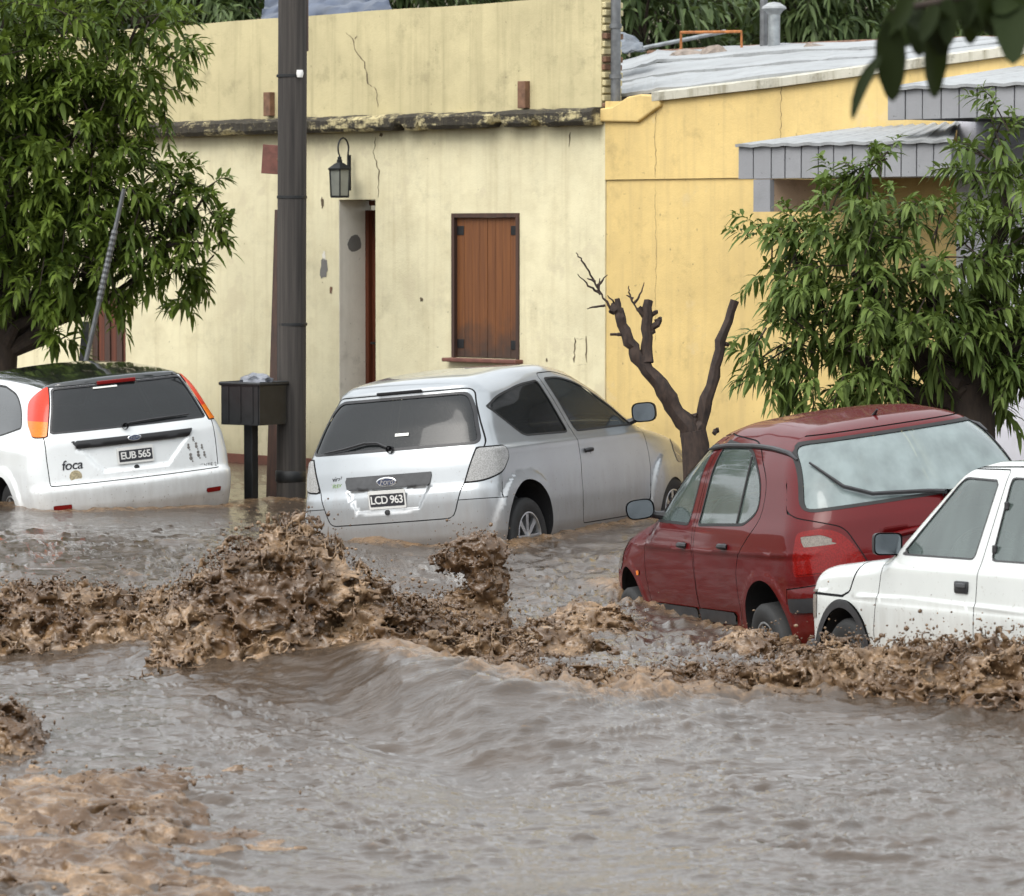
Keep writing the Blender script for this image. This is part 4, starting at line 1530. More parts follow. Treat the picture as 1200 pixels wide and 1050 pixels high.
KA = dict(name='silver_car', label='silver three-door hatchback tilted in the flood below the closed window shutters',
    group='cars caught in the flood', pos=(-0.565, 27.72, -0.169), rot=(63.3, -0.3, -5.5), wb=2.52, wr=.285, arch=.335, arch_up=.03, drop=.05, track=1.46, rim='eight', front_arch=(.295, -.07), flare=.032, flare_w=.095,
    xr=-.62, xf=3.24, dash=1.95, paint='paint_silver', rc=.15, k=.13, kr=.14, crown=.045,
    top=[(-1, 1.39), (-.35, 1.395), (0, 1.445), (.5, 1.49), (1.0, 1.49), (1.35, 1.44), (1.7, 1.28), (2.1, 1.02), (2.25, .965), (2.7, .89), (3.0, .78), (3.3, .60)],
    rear=[(0, -.40), (.2, -.53), (.30, -.585), (.40, -.605), (.55, -.615), (.63, -.61), (.66, -.585), (.8, -.565), (.925, -.53), (1.1, -.43), (1.25, -.325), (1.325, -.27), (1.345, -.30), (1.39, -.285), (1.45, -.24)],
    front=[(0, 3.0), (.25, 3.17), (.5, 3.22), (.65, 3.18), (.8, 3.05), (1.0, 2.9)],
    plan=[(-.62, .765), (-.3, .80), (.3, .82), (1.2, .82), (2.4, .81), (2.9, .75), (3.2, .64)],
    side=[(0, .09), (.2, .05), (.3, .018), (.5, 0), (.72, .003), (.85, .018), (.92, .045), (1.0, .08), (1.2, .155), (1.4, .245)],
    crease=[(.885, .008, .02)], recess=[([(-.34, .675), (.34, .675), (.25, .515), (-.25, .515)], .022)],
    cuts=ka_cuts, extras=ka_extras)


# ---- maroon five-door hatchback
def red_cuts(c, gaps):
    for sg in (1, -1):
        f = roundpoly([(1.97, .925), (1.285, .915), (1.235, 1.385), (1.50, 1.355, .12), (1.76, 1.155)], .035)
        q = roundpoly([(1.12, .915), (.30, .93, .06), (.10, 1.01, .1), (.18, 1.20, .12), (.50, 1.36, .15), (1.07, 1.405)], .035)
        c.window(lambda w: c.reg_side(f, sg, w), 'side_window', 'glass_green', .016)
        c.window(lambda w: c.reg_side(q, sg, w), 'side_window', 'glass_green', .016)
    g = roundpoly([(-.69, 1.0), (.69, 1.0), (.56, 1.385), (-.56, 1.385)], .07)
    c.window(lambda w: c.reg_rear(g, w), 'rear_window', 'glass_mist_sky', .018)
    wf = roundpoly([(-.62, 2.18), (.62, 2.18), (.52, 1.50), (-.52, 1.50)], .06)
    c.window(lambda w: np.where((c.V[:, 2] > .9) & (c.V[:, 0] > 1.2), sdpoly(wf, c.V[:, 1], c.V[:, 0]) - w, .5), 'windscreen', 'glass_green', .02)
    for sg in (1, -1):
        rp = roundpoly([(1.2, .655), (.405, .655), (.50, .86, .12), (.62, .915, .1), (1.2, .925)], .05)
        sp = roundpoly([(-1.2, .60), (-.43, .655), (-.44, .90), (-1.2, .97)], .03)
        def lam(gr=0.0):
            V = c.V
            return np.where((V[:, 0] < 0) & (V[:, 1] * sg > .2), np.maximum(sdpoly(rp, V[:, 1] * sg, V[:, 2]), sdpoly(sp, V[:, 0], V[:, 2])) - gr, .5)
        tin = c.cut(lam())
        a, ring = c.sub(tin, lam(-.012))
        wp = roundpoly([(.725, .815), (.555, .815), (.575, .845), (.63, .875), (.725, .875)], .012)
        wt, a = c.sub(a, np.where(c.V[:, 0] < 0, sdpoly(wp, c.V[:, 1] * sg, c.V[:, 2]), .5))
        o = c.emit('tail_lamp', a, 'lamp_red', .006)
        c.emit('lamp_rim', ring, 'lamp_red', .001, parent=o)
        c.emit('reversing_lens', wt, 'lamp_white', .004, parent=o)
    tg = roundpoly([(-.735, .985), (-.58, 1.41), (.58, 1.41), (.735, .985), (.50, .90), (.385, .63), (-.385, .63), (-.50, .90)], .05)
    gaps.append(c.gap(lambda: c.reg_rear(tg), .0035))
    c.emit('tailgate', c.cut(c.reg_rear(tg)), 'paint_maroon')
    for sg in (1, -1):
        st = roundpoly([(2.06, .35), (1.185, .35), (1.185, .425), (2.06, .425)], .008)
        s2 = roundpoly([(1.145, .35), (.52, .35), (.47, .425), (1.145, .425)], .008)
        for p in (st, s2):
            c.emit('rubbing_strip', c.cut(c.reg_side(p, sg)), 'black_plastic', .012)
        d1 = roundpoly([(2.10, .27), (1.165, .27), (1.165, .6), (1.20, .95), (1.155, 1.43), (1.5, 1.40, .1), (1.80, 1.205, .1), (2.12, .95), (2.16, .6)], .03)
        d2 = roundpoly([(1.155, .27), (.50, .27), (.40, .42), (.40, .72, .12), (.05, .97, .1), (.08, 1.19, .12), (.44, 1.39, .15), (1.145, 1.435)], .03)
        for d in (d1, d2):
            gaps.append(c.gap(lambda: c.reg_side(d, sg), .0035))
            c.emit('door', c.cut(c.reg_side(d, sg)), 'paint_maroon')
        V = c.V
        bs = sdpoly(roundpoly([(-1.2, .455), (-.37, .455), (-.37, .535), (-1.2, .535)], .01), V[:, 0], V[:, 2])
        c.emit('bumper_strip', c.cut(np.where((V[:, 0] < 0) & (V[:, 1] * sg > .30), bs, .5)), 'black_plastic', .012)
        gaps.append(c.line_gap([(-1.2, .60), (-.55, .60), (-.35, .585), (-.335, .5)], sg, .0035))
        fl = roundpoly([(2.75, .60), (3.1, .60), (3.3, .66), (3.0, .80), (2.8, .78)], .05)
        c.emit('headlamp', c.cut(np.where((c.V[:, 0] > 2.5) & (c.V[:, 1] * sg > .3), sdpoly(fl, c.V[:, 0], c.V[:, 2]), .5)), 'lamp_white', .004)
        c.emit('side_repeater', c.cut(c.reg_side(roundpoly([(2.28, .585), (2.35, .585), (2.35, .615), (2.28, .615)], .01), sg)), 'lamp_amber', .006)


def red_extras(c):
    r = c.root
    for sg in (1, -1):
        mirror(r, 1.90, (c.sy(1.9, .97) + .145) * sg, 1.02, sg, 'black_plastic', .18, .125)
        door_handle(c, 1.33, .80, sg, L=.11)
        door_handle(c, .58, .81, sg, L=.11)
        b = MB()
        pts = [(x, (c.sy(x, .0 + min(1.30, c.tz(x, .5) - .075)) + 0.004) * sg, min(1.30, c.tz(x, .5) - .075) + .0) for x in np.linspace(1.42, -.18, 14)]
        pts = [(x, .585 * sg, c.tz(x, .585) + .012) for x in np.linspace(1.35, -.20, 14)]
        b.tube(pts, [.006] + [.015] * 12 + [.006], 8)
        b.build('roof_trim', MATS['black_plastic'], r, smooth=True)
        k = MB()
        k.box((.43, c.sy(.43, 1.13) * sg, 1.13), (.022, .006, .40), (math.radians(22) * sg, 0, 0))
        k.build('window_bar', MATS['rubber'], r)
    p = [(-.12, 1.01), (-.02, 1.03), (.30, 1.06), (.44, 1.12), (.55, 1.27)]
    wiper(r, [(c.rx(y, z) - .03, y, z) for y, z in p], pivot=(c.rx(-.12, 1.0) - .02, -.12, 1.0), r=.012)
    number_plate(r, (c.rx(0, .76) - .006, 0, .76), (0, math.radians(-4), 0), 'BTR 408') if False else None
    g = MB()
    g.tube([(c.rx(y, .80) - .008, y, .80 + .03 * (1 - (y / .34) ** 2)) for y in np.linspace(-.34, .34, 15)], [.004] + [.018] * 13 + [.004], 8)
    g.build('tailgate_handle', MATS['paint_maroon'], r, smooth=True)
    a = MB(); a.tube([(.05, 0, c.tz(.05, 0) - .01), (-.03, 0, c.tz(.05, 0) + .03)], [.014, .006], 8)
    a.build('aerial_base', MATS['black_plastic'], r, smooth=True)
    b = MB(); b.box((c.rx(-.28, 1.06) + .06, -.25, 1.05), (.04, .42, .07))  # dark housing of the brake lamp, seen inside the rear glass
    b.build('brake_lamp_housing', MATS['cabin_dark'], r, bevel=.02)


RED = dict(name='maroon_car', label='maroon five-door hatchback with rear window painted pale for mist and sky reflection, between the silver car and the boxy white car',
    group='cars caught in the flood', pos=(2.301, 22.09, -0.19), rot=(105.6, 3.0, -7.4), wb=2.58, wr=.285, arch=.33, arch_up=.015, drop=.075, track=1.54, rim='six', flare=.008, flare_w=.05,
    xr=-.75, xf=3.42, dash=1.98, paint='paint_maroon', rc=.16, k=.22, kr=.17, crown=.05,
    top=[(-1, 1.43), (-.35, 1.432), (0, 1.465), (.5, 1.50), (1, 1.50), (1.4, 1.45), (1.75, 1.28), (2.15, 1.0), (2.3, .955), (2.8, .87), (3.2, .75), (3.5, .56)],
    rear=[(0, -.5), (.2, -.63), (.33, -.725), (.5, -.74), (.58, -.735), (.605, -.695), (.75, -.675), (.93, -.635), (1.0, -.60), (1.15, -.485), (1.38, -.305), (1.41, -.29), (1.48, -.22)],
    front=[(0, 3.1), (.25, 3.32), (.5, 3.40), (.65, 3.36), (.8, 3.2), (1.0, 3.0)],
    plan=[(-.75, .75), (-.35, .81), (.2, .845), (1.3, .85), (2.5, .84), (3.0, .77), (3.4, .64)],
    side=[(0, .09), (.2, .055), (.3, .02), (.5, 0), (.65, .002), (.8, .014), (.9, .04), (.97, .075), (1.2, .165), (1.4, .26)],
    crease=[(.775, .006, .012)], recess=[([(-.30, .84), (.30, .84), (.24, .66), (-.24, .66)], .02)], cuts=red_cuts, extras=red_extras)


# ---- white hatchback with black roof
def foc_cuts(c, gaps):
    rl = lambda z: .685 - (z - .97) * .36
    for sg in (1, -1):
        q = roundpoly([(1.0, .93), (.2, .945, .1), (-.24, 1.025, .03), (-.12, 1.17, .12), (.1, 1.275, .15), (.5, 1.325), (1.0, 1.335)], .03)
        f = roundpoly([(1.12, .93), (1.1, 1.335), (1.45, 1.31, .1), (1.8, 1.14), (2.15, .945)], .03)
        c.window(lambda w: c.reg_side(q, sg, w), 'side_window', 'glass_dark', .012)
        c.window(lambda w: c.reg_side(f, sg, w), 'side_window', 'glass_dark', .012)
    g = [(-rl(.985), .985), (rl(.985), .985), (rl(1.33), 1.33), (-rl(1.33), 1.33)]
    g = roundpoly([(y * .965, z) for y, z in g], .03)
    c.window(lambda w: c.reg_rear(g, w), 'rear_window', 'glass_black', .014, 'black_plastic')
    wf = roundpoly([(-.62, 2.3), (.62, 2.3), (.52, 1.6), (-.52, 1.6)], .06)
    c.window(lambda w: np.where((c.V[:, 2] > .9) & (c.V[:, 0] > 1.3), sdpoly(wf, c.V[:, 1], c.V[:, 0]) - w, .5), 'windscreen', 'glass_dark', .02)
    for sg in (1, -1):
        sp = roundpoly([(-1.2, 1.345), (-.36, 1.345), (-.20, 1.225, .06), (-.34, 1.06, .05), (-.52, .96, .05), (-1.2, .965)], .03)
        def lam(gr=0.0):
            V = c.V
            return np.where((V[:, 0] < .1) & (V[:, 1] * sg > .25) & (V[:, 2] > .9), np.maximum(sdpoly(sp, V[:, 0], V[:, 2]), rl(V[:, 2]) * .975 - V[:, 1] * sg) - gr, .5)
        tin = c.cut(lam())
        a, ring = c.sub(tin, lam(-.007))
        am, a = c.sub(a, c.V[:, 2] - (1.075 + .12 * (np.abs(c.V[:, 1]) - .62)))
        o = c.emit('tail_lamp', a, 'lamp_scarlet', .008)
        c.emit('indicator_lens', am, 'lamp_amber', .008, parent=o)
        c.emit('lamp_rim', ring, 'gap_dark', .0, parent=o)
    strip = roundpoly([(-.465, .862), (.465, .862), (.51, .918), (-.51, .918)], .004)
    c.emit('tailgate_strip', c.cut(c.reg_rear(strip)), 'black_plastic', .010)
    tg = [(-.70, .98), (-.565, 1.335), (.565, 1.335), (.70, .98), (.705, .80), (.70, .585), (-.70, .585), (-.705, .80)]
    gaps.append(c.gap(lambda: c.reg_rear(tg), .0035))
    c.emit('tailgate', c.cut(c.reg_rear(tg)), 'paint_white')
    c.emit('roof_spoiler', c.cut(np.where((c.V[:, 2] > 1.318) & (c.V[:, 0] < -.3), np.abs(c.V[:, 1]) - .575, .5)), 'paint_black', .002)
    ro = roundpoly([(-.585, -1), (.585, -1), (.565, 1.5), (-.565, 1.5)], .08)
    V = c.V
    c.emit('black_roof', c.cut(np.where((V[:, 2] > 1.25) & (c.N[:, 2] > .3) | (V[:, 2] > 1.335) & (V[:, 0] < 0), sdpoly(ro, V[:, 1], V[:, 0]), .5)), 'paint_black', .001)
    for sg in (1, -1):
        d = roundpoly([(1.06, .27), (1.06, 1.37), (1.5, 1.345, .1), (2.25, .93, .05), (2.25, .5), (2.15, .27)], .04)
        gaps.append(c.gap(lambda: c.reg_side(d, sg), .0035))
        c.emit('door', c.cut(c.reg_side(d, sg)), 'paint_white')
        c.emit('bumper_reflector', c.cut(c.reg_rear(roundpoly([(sg * .56, .40), (sg * .70, .40), (sg * .70, .435), (sg * .56, .435)], .005))), 'lamp_red', .005)
        V = c.V
        fl = roundpoly([(2.75, .60), (3.1, .62), (3.2, .7), (2.95, .86), (2.75, .78)], .05)
        c.emit('headlamp', c.cut(np.where((V[:, 0] > 2.5) & (V[:, 1] * sg > .3), sdpoly(fl, V[:, 0], V[:, 2]), .5)), 'lamp_white', .004)


def foc_extras(c):
    r = c.root
    number_plate(r, (c.rx(0, .765) - .004, 0, .765), (0, math.radians(5), 0), 'EUB 565')
    oval_badge(r, (c.rx(0, .895) - .008, 0, .90), (0, math.radians(5), 0), .115)
    lk = MB(); lk.lathe([(.001, -.012), (.02, -.010), (.022, .006)], 14, 'x')
    lk.build('tailgate_lock', MATS['black_plastic'], r, smooth=True, loc=(c.rx(0, .665), 0, .665))
    s = MB(); s.box((c.rx(.12, 1.30) - .001, .12, 1.302), (.004, .20, .014), (0, math.radians(28), 0)); s.build('sticker', MATS['sticker_white'], r)
    p = [(.06, 1.0), (.02, 1.015), (-.2, 1.025), (-.50, 1.03)]
    wiper(r, [(c.rx(y, z) - .022, y, z) for y, z in p], pivot=(c.rx(.06, .995) - .012, .06, .995))
    b = MB(); b.box((c.rx(0, 1.335) - .004, 0.02, 1.338), (.03, .32, .03)); b.build('brake_lamp', MATS['lamp_red'], r, bevel=.006)
    me = text_mesh('foca', .105, .0015, .95, shear=.15, bold=.001)
    link('sticker_word', me, MATS['plate_black'], r, (c.rx(.52, .73) - .003, .52, .735), (math.radians(90), 0, math.radians(-100)))
    d = MB(); d.lathe([(.001, -.003), (.048, -.003), (.05, 0)], 24, 'x')
    d.build('sticker_disc', MATS['sticker_gold'], r, loc=(c.rx(.50, .645) + .001, .50, .645), rot=(0, 0, math.radians(-10)))
    # a family of small stickers at the right of the tailgate
    for (y, z, k) in ((-.50, .83, .7), (-.45, .775, .9), (-.52, .775, 1.0), (-.57, .76, .8), (-.46, .69, 1.2), (-.53, .705, 1.1), (-.585, .70, .9)):
        m = MB()
        x0 = c.rx(y, z) - .003
        for (dy, dz, rr) in ((0, .018 * k, .013 * k), (0, -.006 * k, .016 * k), (.010 * k, -.026 * k, .007 * k), (-.010 * k, -.026 * k, .007 * k)):
            rr *= .8
            m.add([(x0, y + dy + rr * math.cos(a), z + dz + rr * 1.1 * math.sin(a)) for a in np.linspace(0, 2 * math.pi, 9)[:-1]], [tuple(range(8))])
        m.build('sticker_figure', MATS['sticker_grey'], r)
    me = text_mesh('AMBIENTE 2', .042, .001, 1.1)
    link('badge_text', me, MATS['grey_plastic'], r, (c.rx(-.58, .615) - .003, -.565, .612), (math.radians(90), 0, math.radians(-80)))
    for sg in (1, -1):
        mirror(r, 2.1, (c.sy(2.1, .97) + .13) * sg, 1.02, sg, 'paint_white', .2, .14)
        door_handle(c, 1.2, .84, sg, m='black_plastic')


FOC = dict(name='white_car', label='white hatchback with black roof and red and orange lamps, at the left under the tree',
    group='cars caught in the flood', pos=(-3.21, 30.8, -0.185), rot=(115.2, 0, -4.9), wb=2.615, wr=.295, arch=.34, arch_up=.01, track=1.48, rim='six', flare=.025, flare_w=.08,
    xr=-.82, xf=3.36, dash=2.1, paint='paint_white', rc=.12, k=.12, kr=.11, crown=.05,
    top=[(-1, 1.395), (-.45, 1.385), (0, 1.412), (.6, 1.43), (1.1, 1.43), (1.5, 1.39), (1.9, 1.21), (2.3, 1.0), (2.5, .955), (3, .86), (3.4, .62)],
    rear=[(0, -.62), (.25, -.73), (.4, -.795), (.52, -.81), (.57, -.81), (.59, -.765), (.7, -.755), (.9, -.735), (.975, -.71), (1.15, -.605), (1.3, -.495), (1.335, -.47), (1.35, -.515), (1.40, -.50)],
    front=[(0, 3.1), (.25, 3.28), (.5, 3.34), (.65, 3.3), (.8, 3.15), (1.0, 3.0)],
    plan=[(-.8, .81), (-.4, .86), (0, .875), (1.3, .875), (2.5, .86), (3, .78), (3.35, .63)],
    side=[(0, .09), (.2, .05), (.3, .02), (.5, 0), (.7, .006), (.85, .03), (.93, .065), (1.0, .105), (1.2, .19), (1.4, .295)],
    recess=[([(-.47, .865), (.47, .865), (.40, .80), (.27, .655), (-.27, .655), (-.40, .80)], .024)], cuts=foc_cuts, extras=foc_extras)


# ---- small boxy white car
def fiat_cuts(c, gaps):
    for sg in (1, -1):
        f = roundpoly([(1.64, .89), (.865, .89), (.835, 1.285), (1.20, 1.295)], .035)
        q = roundpoly([(.70, .89), (-.32, .89), (-.26, 1.19), (-.18, 1.285), (.725, 1.30)], .035)
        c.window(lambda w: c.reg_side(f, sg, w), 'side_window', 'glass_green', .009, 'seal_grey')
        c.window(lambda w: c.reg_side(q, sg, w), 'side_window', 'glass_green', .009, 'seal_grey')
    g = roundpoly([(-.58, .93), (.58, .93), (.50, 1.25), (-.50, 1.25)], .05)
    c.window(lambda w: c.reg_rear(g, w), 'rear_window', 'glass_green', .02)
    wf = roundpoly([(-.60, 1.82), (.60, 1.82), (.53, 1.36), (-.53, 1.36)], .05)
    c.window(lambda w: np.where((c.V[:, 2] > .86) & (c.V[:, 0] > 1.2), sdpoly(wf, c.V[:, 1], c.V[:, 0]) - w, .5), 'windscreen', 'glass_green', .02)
    for sg in (1, -1):
        V = c.V
        c.emit('tail_lamp', c.cut(np.where((V[:, 0] < -.3) & (V[:, 1] * sg > .48), np.abs(V[:, 2] - .70) - .09, .5)), 'lamp_red', .005)
        d = roundpoly([(.785, .25), (.785, .88, 0), (.765, 1.335), (1.26, 1.335, .06), (1.80, .86), (1.86, .5), (1.80, .25)], .025)
        gaps.append(c.gap(lambda: c.reg_side(d, sg), .0035))
        c.emit('door', c.cut(c.reg_side(d, sg)), 'paint_white_old')
        gaps.append(c.line_gap([(2.96, .655), (2.24, .655), (2.17, .68), (2.10, .80), (2.07, .86)], sg, .007))
        gaps.append(c.line_gap([(1.28, 1.342), (.7, 1.35), (-.25, 1.335)], sg, .004))
        fl = np.sqrt((c.V[:, 0] - c.s['wb']) ** 2 + (c.V[:, 2] - c.s['wr']) ** 2) - c.s['arch'] - .062
        f2 = np.sqrt((c.V[:, 0]) ** 2 + (c.V[:, 2] - c.s['wr']) ** 2) - c.s['arch'] - .062
        for q in (fl, f2):
            c.emit('wheel_arch_trim', c.cut(np.where(c.V[:, 1] * sg > .4, q if len(q) == len(c.V) else .5, .5) if len(q) == len(c.V) else
                   np.where(c.V[:, 1] * sg > .4, np.sqrt((c.V[:, 0]) ** 2 + (c.V[:, 2] - c.s['wr']) ** 2) - c.s['arch'] - .062, .5)), 'black_plastic', .014)
    V = c.V
    c.emit('headlamp', c.cut(np.where(V[:, 0] > 2.58, np.maximum(np.abs(V[:, 2] - .60) - .075, .42 - np.abs(V[:, 1])), .5)), 'lamp_white', .004)
    V = c.V
    c.emit('grille', c.cut(np.where(V[:, 0] > 2.58, np.maximum(np.abs(V[:, 2] - .60) - .075, np.abs(V[:, 1]) - .41), .5)), 'black_plastic', .0)


def fiat_extras(c):
    r = c.root
    b = MB()
    pts = [(2.62, .74, .33), (2.72, .70, .33), (2.78, .6, .33), (2.80, .4, .33), (2.80, -.4, .33), (2.78, -.6, .33), (2.72, -.70, .33), (2.62, -.74, .33)]
    for dz in (-.04, .04):
        b.tube([(x, y, z + dz) for x, y, z in pts], .035, 8)
    b.build('front_bumper', MATS['grey_plastic'], r, smooth=True)
    b = MB()
    b.tube([(-.4, .76, .44), (-.62, .72, .44), (-.7, .5, .44), (-.7, -.5, .44), (-.62, -.72, .44), (-.4, -.76, .44)], .055, 8)
    b.build('rear_bumper', MATS['grey_plastic'], r, smooth=True)
    for sg in (1, -1):
        mirror(r, 1.70, (c.sy(1.7, .92) + .075) * sg, .945, sg, 'black_plastic', .15, .115, square=True)
        h = MB()
        y = c.sy(.93, .755)
        h.box((.93, (y + .004) * sg, .755), (.135, .02, .062))
        o = h.build('door_handle', MATS['black_plastic'], r, bevel=.012, smooth=True)
        l = MB(); l.box((.915, (y + .018) * sg, .765), (.09, .012, .022)); l.build('handle_lever', MATS['grey_plastic'], o, bevel=.004)
        for z in (.95, 1.16):
            k = MB(); k.box((.69, (c.sy(.69, z) + .004) * sg, z), (.035, .014, .04)); k.build('window_catch', MATS['black_plastic'], r, bevel=.005)
    m = MB(); m.box((2.50, .70, .18), (.02, .2, .3)); m.build('mud_flap', MATS['black_plastic'], r)


FIAT = dict(name='boxy_white_car', label='small boxy white car with black wheel arch trims and square mirror before the maroon car',
    group='cars caught in the flood', pos=(3.257, 18.207, -0.16), rot=(111.5, 2.5, 1.0), wb=2.227, wr=.27, arch=.305, arch_up=.02, track=1.32, rim='steel',
    xr=-.68, xf=2.80, dash=1.72, paint='paint_white_old', rc=.05, fc=.07, k=.09, kr=.08, crown=.03, side_sigma=.012, top_sigma=.035,
    top=[(-1, 1.34), (-.6, 1.345), (-.2, 1.375), (.5, 1.395), (1.0, 1.39), (1.25, 1.35), (1.56, 1.10), (1.80, .905), (1.95, .885), (2.5, .835), (2.85, .775), (3.0, .72)],
    rear=[(0, -.5), (.3, -.65), (.8, -.66), (.9, -.63), (1.3, -.33), (1.4, -.28)],
    front=[(0, 2.62), (.3, 2.71), (.6, 2.74), (.70, 2.745), (.78, 2.70), (.9, 2.62)],
    plan=[(-.68, .72), (0, .765), (1.5, .775), (2.2, .765), (2.75, .73)],
    side=[(0, .06), (.25, .02), (.4, 0), (.635, 0.0), (.665, .012), (.83, .022), (.875, .045), (1.25, .165), (1.35, .20)],
    crease=[(.665, .008, .012)], cuts=fiat_cuts, extras=fiat_extras)

CARS = {}
for _s in (FOC, KA, RED, FIAT):
    CARS[_s['name']] = build_car(_s)
print('cars', round(time.time() - T_START, 1))
# ------------------------------------------------------------------ foliage
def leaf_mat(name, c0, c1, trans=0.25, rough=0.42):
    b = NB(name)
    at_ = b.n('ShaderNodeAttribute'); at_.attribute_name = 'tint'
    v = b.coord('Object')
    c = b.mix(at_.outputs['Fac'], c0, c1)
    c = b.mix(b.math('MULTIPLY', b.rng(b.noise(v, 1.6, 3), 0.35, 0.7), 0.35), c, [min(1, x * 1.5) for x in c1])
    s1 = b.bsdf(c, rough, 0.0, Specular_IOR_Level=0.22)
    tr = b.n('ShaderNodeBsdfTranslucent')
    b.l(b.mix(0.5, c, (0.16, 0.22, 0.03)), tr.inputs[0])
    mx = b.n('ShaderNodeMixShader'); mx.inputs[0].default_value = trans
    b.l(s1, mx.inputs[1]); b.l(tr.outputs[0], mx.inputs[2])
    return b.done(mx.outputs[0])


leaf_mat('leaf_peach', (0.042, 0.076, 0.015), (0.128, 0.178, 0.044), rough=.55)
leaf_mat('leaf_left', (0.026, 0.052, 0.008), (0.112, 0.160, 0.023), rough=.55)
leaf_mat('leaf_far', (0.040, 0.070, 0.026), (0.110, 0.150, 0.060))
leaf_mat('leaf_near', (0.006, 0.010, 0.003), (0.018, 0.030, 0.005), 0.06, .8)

# leaf blank: along +x, width y, fold z.   midrib 4 pts, left 2, right 2
_LB = np.array([[0, 0, 0], [.35, 0, 0], [.7, 0, 0], [1, 0, 0], [.3, 1, .35], [.68, .75, .25], [.3, -1, .35], [.68, -.75, .25]], float)
_LF = np.array([[0, 1, 4], [1, 2, 5], [1, 5, 4], [2, 3, 5], [0, 6, 1], [1, 7, 2], [1, 6, 7], [2, 7, 3]])


def leaves_np(pos, dirs, ups, L, wd, droop):
    """arrays -> vertices (n*8,3), faces"""
    n = len(pos)
    X = dirs / np.linalg.norm(dirs, axis=1, keepdims=True)
    Y = np.cross(ups, X); Y /= np.linalg.norm(Y, axis=1, keepdims=True) + 1e-9
    Z = np.cross(X, Y)
    t = _LB[:, 0]
    V = (pos[:, None, :] + X[:, None, :] * (t[None, :, None] * L[:, None, None]) +
         Y[:, None, :] * (_LB[None, :, 1, None] * (L * wd)[:, None, None]) +
         Z[:, None, :] * (_LB[None, :, 2, None] * (L * wd)[:, None, None]))
    V[..., 2] -= (t[None, :] ** 2) * (L * droop)[:, None]
    F = (_LF[None] + (np.arange(n) * 8)[:, None, None]).reshape(-1, 3)
    return V.reshape(-1, 3), F


def foliage_obj(name, V, F, tint, m, parent):
    me = np_mesh(name, V, F, smooth=True)
    a = me.attributes.new('tint', 'FLOAT', 'POINT')
    a.data.foreach_set('value', np.repeat(tint, 8).astype(np.float32))
    return link(name, me, m, parent)


def crown_shoots(rng, ells, n, up=0.25):
    """points near the skin of a set of ellipsoids, with outward directions"""
    C = np.array([e[0] for e in ells]); R = np.array([e[1] for e in ells])
    area = (R[:, 0] * R[:, 2]); p = area / area.sum()
    k = rng.choice(len(ells), n, p=p)
    d = rng.normal(size=(n, 3)); d /= np.linalg.norm(d, axis=1, keepdims=True)
    rad = rng.uniform(.30, 1.0, n) ** .55
    P = C[k] + d * R[k] * rad[:, None]
    D = d + rng.normal(size=(n, 3)) * .45; D[:, 2] += up
    D /= np.linalg.norm(D, axis=1, keepdims=True)
    return P, D


